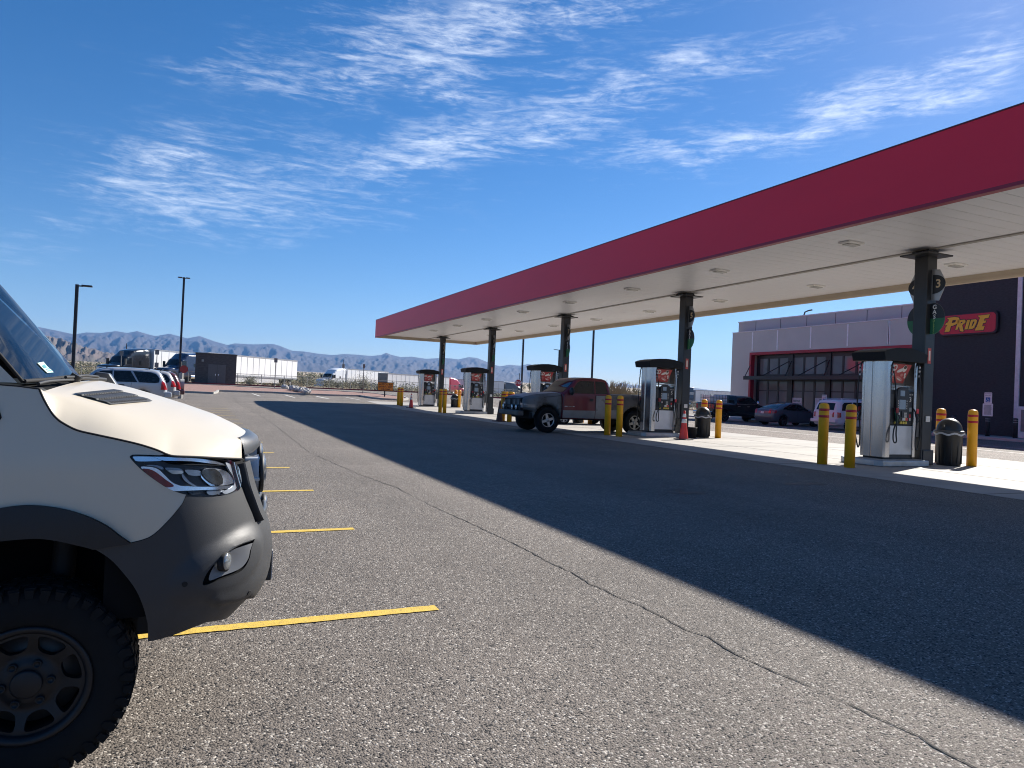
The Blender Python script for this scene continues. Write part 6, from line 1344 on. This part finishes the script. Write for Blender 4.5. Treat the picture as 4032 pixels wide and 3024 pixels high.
# ---- wheels
def van_wheel(x, y, sg):
    T = Matrix.Translation((x, y, WZc)) @ Matrix.Rotation(R(90*sg), 4, 'X') @ Matrix.Diagonal((.972, .972, 1, 1)); w = .20
    b = MB(); b.mat(tyre_m, True).lathe([(.20, -w/2), (.31, -w/2), (.333, -w*.42), (.338, -w*.2), (.338, w*.2), (.333, w*.40), (.322, w*.49), (.30, w*.53), (.262, w*.55), (.225, w*.53), (.206, w*.48), (.198, w*.40), (.198, -w/2)], T, 72)
    b.mat(tyre_m, False)
    for k in range(44):                                     # tread blocks and shoulder lugs
        a = 2*math.pi*k/44; A = T @ Matrix.Rotation(a, 4, 'Z')
        for (z0, z1, da, rr2) in ((w*.30, w*.50, 0, .344), (-.02, w*.24, .07, .345), (-w*.24, -.025, .02, .345), (-w*.5, -w*.30, .07, .344)):
            B2 = A @ Matrix.Rotation(da, 4, 'Z'); b.box((.325), rr2-.003, -.0165, .0165, z0, z1, B2)
        if k % 2 == 0: b.prism([(.292, -.012), (.335, -.018), (.335, .010), (.31, .014), (.292, .004)], lambda p, h: A @ Vector((p[0], p[1], h)), w*.47, w*.555)
        else: b.prism([(.307, -.012), (.335, -.014), (.335, .014), (.307, .010)], lambda p, h: A @ Vector((p[0], p[1], h)), w*.47, w*.545)
    tw = vb(b, 'wheel')
    rimm = M('rim_black', (.0085, .009, .0115), .5, .2, var=.12, scale=8)
    b = MB(); b.mat(rimm, True).lathe([(.205, w*.44), (.208, w*.50), (.200, w*.525), (.188, w*.51), (.180, w*.46), (.176, w*.30), (.172, -w*.3)], T, 64)
    # dished face with eight rounded windows
    pts_o = [(.182*math.cos(t), .182*math.sin(t)) for t in [2*math.pi*i/96 for i in range(96)]]; holes = []
    for k in range(8):
        a = 2*math.pi*k/8+.30; h_ = [(.113, -.024), (.128, -.036), (.150, -.046), (.164, -.040), (.168, .0), (.164, .040), (.150, .046), (.128, .036), (.113, .024), (.108, .0)]
        hs = [(p.x, p.y) for p in smooth_pts([Vector(p) for p in h_], 2, True)]; holes.append([(x_*math.cos(a)-y_*math.sin(a), x_*math.sin(a)+y_*math.cos(a)) for x_, y_ in hs])
    V, Tt = fill(pts_o, .011, holes)
    def fz(x_, y_): r_ = math.hypot(x_, y_); return w*(.40 if r_ > .165 else .40-.10*((.165-r_)/.07) if r_ > .095 else .30+.07*min(1, (.095-r_)/.03))
    b.add([T @ Vector((x_, y_, fz(x_, y_))) for x_, y_ in V], Tt, True)
    for h_ in holes: b.grid([[T @ Vector((x_, y_, fz(x_, y_)-d)) for x_, y_ in h_] for d in (0, .03)], True, True)
    rim_o = b.build('rim', None, tw); rim_o.matrix_parent_inverse = Matrix()
    b = MB(); b.mat(rimm, True).lathe([(.001, w*.46), (.043, w*.455), (.049, w*.44), (.050, w*.33)], T, 32)
    for k in range(6):
        a = 2*math.pi*k/6+.1; c_ = (.074*math.cos(a), .074*math.sin(a)); A = T @ Matrix.Translation((c_[0], c_[1], 0)); b.lathe([(.001, w*.40), (.010, w*.40), (.010, w*.43), (.014, w*.43), (.015, w*.36)], A, 12)
    b.build('hub_cap', None, tw)
    b = MB(); b.mat(M('brake_steel', (.12, .10, .09), .5, .5, var=.2, scale=20), True).lathe([(.06, w*.0), (.165, w*.0), (.165, -w*.1)], T, 40); b.mat(vdark).lathe([(.001, -w*.12), (.196, -w*.12)], T, 32); b.build('brake_disc', None, tw)
for (x, y, sg) in ((WX, 2.958, 1), (WX, 2*VY-2.958, -1), (-3.55, 2.958, 1), (-3.55, 2*VY-2.958, -1)): van_wheel(x, y, sg)
# ---- headlamp
hlc = (sum(p[0] for p in hl)/n, sum(p[1] for p in hl)/n)
hchr = M('lamp_chrome', (.72, .75, .80), .22, 1.0, var=.06, scale=8); hdk = M('lamp_black', (.012, .018, .028), .35, .0); hgrey = M('lamp_silver_grey', (.20, .22, .25), .25, .7, var=.1, scale=15); hredm = M('lamp_red_marker', (.23, .012, .012), .25, var=.25, scale=60, coat=.6)
def inset(P_, k, c=None): c = c or (sum(p[0] for p in P_)/len(P_), sum(p[1] for p in P_)/len(P_)); return [(c[0]+(u-c[0])*k, c[1]+(z-c[1])*k) for u, z in P_]
for mir in (False, True):
    def fin(b, name, parent=None):
        if mir: b.v = [(v[0], 2*VY-v[1], v[2]) for v in b.v]
        return vb(b, name) if parent is None else b.build(name, None, parent)
    b = MB(); b.mat(gapm, True); b.grid([[NV(u, z)+NN(u, z)*.001 for u, z in hl], [NV(u, z)-NN(u, z)*.022 for u, z in hl]], True, True); b.mat(hdk); patch(b, hl, -.021, .03, (), False); H_ = fin(b, 'headlamp')
    def piece(name, pxs, mat, off, step=.012, prof=None, sm_=True, rim=.012):
        P_ = [uz(p[0], p[1]) for p in smooth_pts([Vector(G(*p)) for p in pxs], 3, True)] if sm_ else [uz(*G(*p)) for p in pxs]
        off *= .45; rim *= .5; b = MB(); b.mat(mat, True); patch(b, P_, off, step, (), False, prof); b.grid([[NV(u, z)+NN(u, z)*(off+(prof(u, z) if prof else 0)) for u, z in P_], [NV(u, z)+NN(u, z)*(off-rim) for u, z in P_]], True, True); return fin(b, name, H_)
    piece('light_strip', [(108, 98), (150, 93), (300, 95), (430, 97), (700, 108), (880, 128), (1000, 158), (1010, 175), (880, 160), (700, 140), (440, 135), (400, 130), (370, 138), (160, 142), (122, 118)], hchr, -.012)
    piece('marker_surround', [(190, 200), (235, 195), (310, 202), (370, 225), (430, 280), (500, 345), (560, 375), (640, 388), (900, 392), (1120, 375), (1140, 390), (1060, 412), (800, 425), (640, 432), (520, 436), (440, 402), (330, 322), (240, 255)], hchr, -.020)
    piece('red_marker', [(205, 216), (260, 218), (310, 232), (370, 270), (440, 325), (510, 372), (512, 394), (440, 400), (380, 368), (300, 312), (235, 258)], hredm, -.013)
    piece('projector', [(440, 205), (560, 208), (600, 220), (625, 245), (600, 268), (500, 262), (455, 235)], hgrey, -.022)
    piece('projector_lens', [(470, 232), (600, 236), (606, 262), (520, 268), (490, 255)], M('lens_beige', (.40, .36, .32), .1, .4, coat=.7), -.019)
    piece('projector', [(640, 225), (760, 228), (800, 240), (820, 262), (790, 282), (690, 280), (660, 260)], hgrey, -.022)
    piece('lamp_fin', [(610, 262), (640, 290), (690, 345), (760, 385), (720, 385), (650, 345), (612, 300)], hgrey, -.026); piece('lamp_fin', [(810, 275), (840, 310), (890, 350), (950, 378), (900, 380), (840, 335), (808, 300)], hchr, -.026)
    piece('inner_bezel', [(235, 150), (430, 145), (430, 200), (330, 190), (240, 184)], hdk, -.030); piece('side_fin', [(255, 178), (360, 182), (420, 208), (400, 225), (330, 195), (262, 190)], hgrey, -.022)
    rf = lambda u, z: -.008*math.exp(-((u-uz(*G(920, 290))[0])/.05)**2-((z-uz(*G(920, 290))[1])/.03)**2)
    piece('reflector', [(820, 225), (900, 205), (980, 212), (1060, 240), (1110, 300), (1125, 350), (1040, 375), (960, 372), (900, 340), (840, 290)], hchr, -.020, .01, rf)
    piece('reflector_shade', [(800, 245), (860, 215), (930, 215), (985, 250), (1015, 310), (1010, 365), (940, 368), (880, 340), (830, 295)], M('lamp_smoke', (.05, .05, .05), .2, .5, var=.5, scale=30), -.016, .01)
    piece('end_reflector', [(1040, 150), (1105, 178), (1146, 240), (1160, 320), (1153, 385), (1118, 432), (1040, 462), (1010, 440), (1095, 400), (1128, 350), (1112, 285), (1075, 225)], M('lamp_end_grey', (.42, .44, .47), .3, .4, var=.25, scale=20), -.012)
    for q in (740, 930, 1030): piece('lower_reflector', [(q-60, 430), (q+60, 428), (q+50, 462), (q-40, 470)], hgrey if q != 740 else hdk, -.030)
    b = MB(); b.mat(glassy('headlamp_cover', (.93, .96, 1), .95, .04, 1.10), True); patch(b, hl, .004, .02, (), False, lambda u, z: .012*max(0, 1-((u-hlc[0])/.26)**2)); fin(b, 'lamp_cover', H_)
# ---- grille surround, grille and driving lamps
gsur = []
ub0 = uz(*G(1215, 250))[0]
b = MB(); b.mat(vdark, True); patch(b, [(ub0+.01, 1.075), (ub0+.03, .80), (uc, .78), (uc, 1.085)], -.012, .04); grl_ = vb(b, 'grille')
for k in range(4):
    b = MB(); b.mat(vtrim, True); z = .83+.065*k; b.tube([NV(u, z)+NN(u, z)*.004 for u in [ub0+.03+(KU*math.pi-2*ub0-.06)*i/30 for i in range(31)]], .012, 8); b.build('grille_bar', None, grl_)
barl = [uz(*p) for p in smooth2([G(1160, 168), G(1185, 270), G(1215, 400), G(1265, 540), G(1310, 660), G(1350, 740)])]
for sg in (0, 1):
    b = MB(); b.mat(vgrey, True); rows = []
    for k, (u, z) in enumerate(barl):
        e = k/(len(barl)-1); wd = .085-.035*e; P0, N0 = NV(u, z), NN(u, z); P1, N1 = NV(u+wd, z), NN(u+wd, z)
        rows.append([P0-N0*.01, P0+N0*.018, P0+N0*.024+(P1-P0)*.06, P1+N1*.024, P1-N1*.01])
    if sg: rows = [[Vector((p.x, 2*VY-p.y, p.z)) for p in r_] for r_ in rows]
    b.grid(rows, False); b.add(rows[-1], [list(range(5))], False); b.add(rows[0], [list(range(5))], False); vb(b, 'grille_surround')
ldm = M('lamp_housing_grey', (.74, .76, .78), .3, .0, var=.1, scale=12)
def drive_lamp(c, rad, aim=(1, -.05, .02), hl_=.075):
    T = Matrix.Translation(c) @ Vector(aim).to_track_quat('Z', 'Y').to_matrix().to_4x4(); b = MB(); b.mat(ldm, True).lathe([(.001, -hl_), (rad*.45, -hl_), (rad*.80, -hl_*.6), (rad*.95, -hl_*.1)], T, 32); o = vb(b, 'driving_lamp')
    for k in range(5): A = T @ Matrix.Rotation(2*math.pi*k/5+.9, 4, 'Z'); b = MB(); b.mat(ldm).box(rad*.5, rad*.98, -.008, .008, -hl_*.9, -.0, A); b.build('cooling_fin', None, o, .004)
    b = MB(); b.mat(plas, True).lathe([(rad*.97, -.004), (rad*1.02, -.002), (rad*1.02, .010), (rad*.95, .014)], T, 36); b.build('lamp_rim', None, o); b = MB(); b.mat(hchr, True).lathe([(rad*.955, .014), (rad*.8, .022), (.001, .028)], T, 32); b.build('lamp_lens', None, o)
q = atY(*G(1400, 250), 3.36)+Vector((-.014, 0, 0)); drive_lamp(q, .086); q = atY(*G(1405, 590), 3.62)+Vector((-.010, 0, 0)); drive_lamp(q, .062); q = Vector((q.x, 2*VY-3.36, atY(*G(1392, 250), 3.36).z)); drive_lamp(q, .088)
b = MB(); b.mat(plas); 
for y in (3.36, 3.62, 2*VY-3.36): b.box(.20, .255, y-.02, y+.02, .86, .90)
vb(b, 'lamp_bracket')
# number plate bracket
q = atY(*G(1440, 1010), VY-.13); z0 = atY(*G(1440, 1310), VY-.13).z; xq = q.x+.012
b = MB(); b.mat(plas); b.box(xq-.03, xq+.008, VY-.15, VY+.15, z0, q.z); pb = vb(b, 'number_plate_bracket', None, None, .004); b = MB(); b.mat(plate_w); b.box(xq+.009, xq+.012, VY-.145, VY+.145, z0+.005, q.z-.005); b.build('number_plate', None, pb)
# ---- windscreen, pillars, roof and the rest of the body
wsl = [Vector((np.interp(f, [0, .12, .5, .88, 1], [-.560, -.530, -.500, -.530, -.560]), VY-.69+1.38*f, np.interp(f, [0, .5, 1], [1.367, 1.392, 1.367]))) for f in [i/16 for i in range(17)]]
wsu = [Vector((np.interp(f, [0, .12, .5, .88, 1], [-1.19, -1.14, -1.09, -1.14, -1.19]), VY-.56+1.12*f, np.interp(f, [0, .5, 1], [2.02, 2.09, 2.02]))) for f in [i/16 for i in range(17)]]
rows = []
for j in range(13):
    t = j/12; rows.append([a.lerp(c, t)+Vector((.03, 0, .03))*math.sin(math.pi*t)*.6 for a, c in zip(wsl, wsu)])
wsg = glassy('windscreen_glass', (.55, .68, .78), .50, .015)
b = MB(); b.mat(wsg, True).grid(rows, True); wso = vb(b, 'windscreen')
b = MB(); b.mat(gapm, True); b.tube([p+Vector((.004, 0, .002)) for p in wsl], .008, 6).tube([r_[0]+Vector((0, -.002, 0)) for r_ in rows], .007, 6).tube([r_[-1] for r_ in rows], .007, 6); b.build('screen_seal', None, wso)
# windscreen permit, lower corner on the glass
st = M('permit_mint', (.42, .66, .60), .5, var=.1, scale=40); st2 = M('permit_teal', (.06, .28, .30), .5)
def ws_at(px, py):
    from mathutils.geometry import intersect_ray_tri
    d = ray(px, py)
    for r0, r1_ in zip(rows, rows[1:]):
        for k in range(len(r0)-1):
            for tri in ((r0[k], r0[k+1], r1_[k+1]), (r0[k], r1_[k+1], r1_[k])):
                q = intersect_ray_tri(tri[0], tri[1], tri[2], d, EYE, True)
                if q is not None: return q
    return None
def on_ws(pts, off): 
    out = [ws_at(*R1(*p)) for p in pts]; return [q+Vector((.6, -.45, .66)).normalized()*off for q in out if q]
b = MB()
for mat_, pts, off in ((st, [(268, 610), (312, 601), (345, 640), (372, 662), (386, 678), (340, 682), (312, 655)], .003), (st2, [(300, 632), (318, 622), (336, 645), (318, 650)], .005), (st2, [(330, 655), (352, 650), (356, 655), (334, 660)], .005), (st2, [(338, 668), (368, 664), (371, 668), (342, 673)], .005)):
    P_ = on_ws(pts, off)
    if len(P_) > 2: b.mat(mat_).add(P_, [list(range(len(P_)))], False)
if b.v: b.build('permit_sticker', None, wso)
# near and far upper sides
for sg in (1, -1):
    side_pts = [(LX-3.35, .42), (LX-3.35, 2.2), (wsu[0].x-X0, 2.03), (wsl[0].x-X0+.0, zc+.012), (LX, zc+.010), (LX, .42)]
    win = [(-.365, 1.215), (-.35, 1.245), (-.362, 1.285), (-.50, 1.42), (-.62, 1.545), (-.80, 1.62), (-1.1, 1.63), (-1.1, 1.22)]
    rw_hole = [(-3.55-X0+.40*math.cos(R(a)), .345+.40*math.sin(R(a))) for a in range(12, 169, 12)]
    outl = [(LX-3.35, .42)]+[(LX-3.35, 2.2), (wsu[0].x-X0, 2.03), (-.80, 1.90)]+[((wsu[0].x+(wsl[0].x-wsu[0].x)*k/6)-X0, 2.03+(zc+.012-2.03)*k/6) for k in range(1, 6)]+[(wsl[0].x-X0, zc+.012), (-.40, zc+.011), (LX, zc+.011), (LX, .42), (-3.55-X0+.41, .42)]+rw_hole+[(-3.55-X0-.41, .42)]
    outl.pop(3)
    b = MB(); b.mat(sand, True); V, T = fill(outl, .09, [win]); b.add([(lambda p: (p.x, VY+sg*(VY-p.y), p.z))(NV(u, z)) for u, z in V], T, True); sp_ = vb(b, 'body_side')
    b = MB(); b.mat(cglass, True); V, T = fill(win, .06); b.add([(lambda p: (p.x, VY+sg*(VY-p.y), p.z))(NV(u, z)-NN(u, z)*.004) for u, z in V], T, True); b.build('door_window', None, sp_)
    b = MB(); b.mat(gapm, True); b.tube([(lambda p: (p.x, VY+sg*(VY-p.y), p.z))(NV(u, z)) for u, z in win+win[:1]], .006, 6); b.build('window_seal', None, sp_)
b = MB(); b.mat(sand, True); rf_ = []
for x in (-4.55, -4.3, -3.5, -2.5, -1.6, -1.25): rf_.append([Vector((x, VY-.62+1.24*f, (2.2 if x > -4.5 else 2.15)-.35*abs(2*f-1)**6+.03*(1-(2*f-1)**2))) for f in [i/12 for i in range(13)]])
rf_.append([u_+Vector((-.01, 0, .004)) for u_ in [wsu[0].lerp(wsu[-1], i/12)+Vector((.08*(1-(2*i/12-1)**2), 0, .07*(1-(2*i/12-1)**2))) for i in range(13)]]); b.grid(rf_, True); vb(b, 'roof')
b = MB(); b.mat(sand); b.box(-4.56, -4.50, VY-.72, VY+.72, .42, 2.16); vb(b, 'rear_door'); b = MB(); b.mat(vdark); b.box(-4.5, -.62, VY-.70, VY+.70, .40, .52); vb(b, 'floor_pan')
b = MB(); b.mat(M('dash_black', (.02, .021, .023), .7, var=.2, scale=20)); b.prism([(-1.05, 1.18), (-1.05, 1.30), (-.80, 1.37), (-.50, 1.345), (-.48, 1.18)], lambda p, h: (p[0], h, p[1]), VY-.66, VY+.66); vb(b, 'dashboard', None, None, .02)
b = MB(); b.mat(M('seat_grey', (.10, .10, .105), .9))
for y in (VY-.36, VY+.36): b.box(-1.75, -1.58, y-.24, y+.24, 1.0, 1.62).box(-1.72, -1.60, y-.12, y+.12, 1.64, 1.84)
vb(b, 'seat', None, None, .05)
b = MB(); b.mat(vdark); b.box(-2.2, -2.15, VY-.7, VY+.7, .5, 2.1); vb(b, 'bulkhead')
# cowl and wipers
b = MB(); b.mat(vdark, True); b.grid([[p+Vector((-.02, 0, -.012)) for p in wsl], [p+Vector((.035, 0, -.03)) for p in wsl], [p+Vector((.075, 0, -.075)) for p in wsl]], True); cw = vb(b, 'cowl')
def cowl_pt(px, py, y): return atY(*R1(px, py), y)
b = MB(); b.mat(plas, True); wp = [cowl_pt(255, 770, 3.02), cowl_pt(330, 752, 3.12), cowl_pt(450, 742, 3.28), cowl_pt(520, 738, 3.40), cowl_pt(600, 728, 3.52), cowl_pt(690, 735, 3.72)]
b.tube([p+Vector((.01, -.005, .006)) for p in smooth_pts(wp, 4)], .0065, 8); b.tube([p+Vector((.012, -.005, .018)) for p in smooth_pts(wp[2:], 4)], .006, 6); b.cyl(wp[3]+Vector((0, 0, -.01)), wp[3]+Vector((.02, 0, .025)), .022, n=12); vb(b, 'wiper')
b = MB(); b.mat(plas, True); wp = [cowl_pt(650, 735, 3.85), cowl_pt(700, 738, 3.95), cowl_pt(745, 742, 4.1)]; b.tube([p+Vector((.01, 0, .01)) for p in wp], .010, 8); vb(b, 'wiper')
q = atY(*R1(748, 728), 4.25); b = MB(); b.mat(vtrim).prism([(-.07, -.03), (.075, -.035), (.03, .035), (-.03, .04)], lambda p, h: (q.x+p[0], q.y+h, q.z+p[1]), -.05, .05); vb(b, 'cowl_end_cap', None, None, .008)
b = MB(); b.mat(vflare); 
for sg in (1, -1): b.box(-4.4, -.98, VY-.80*sg-.03, VY-.80*sg+.03, .36, .50)
vb(b, 'side_sill', None, None, .02)
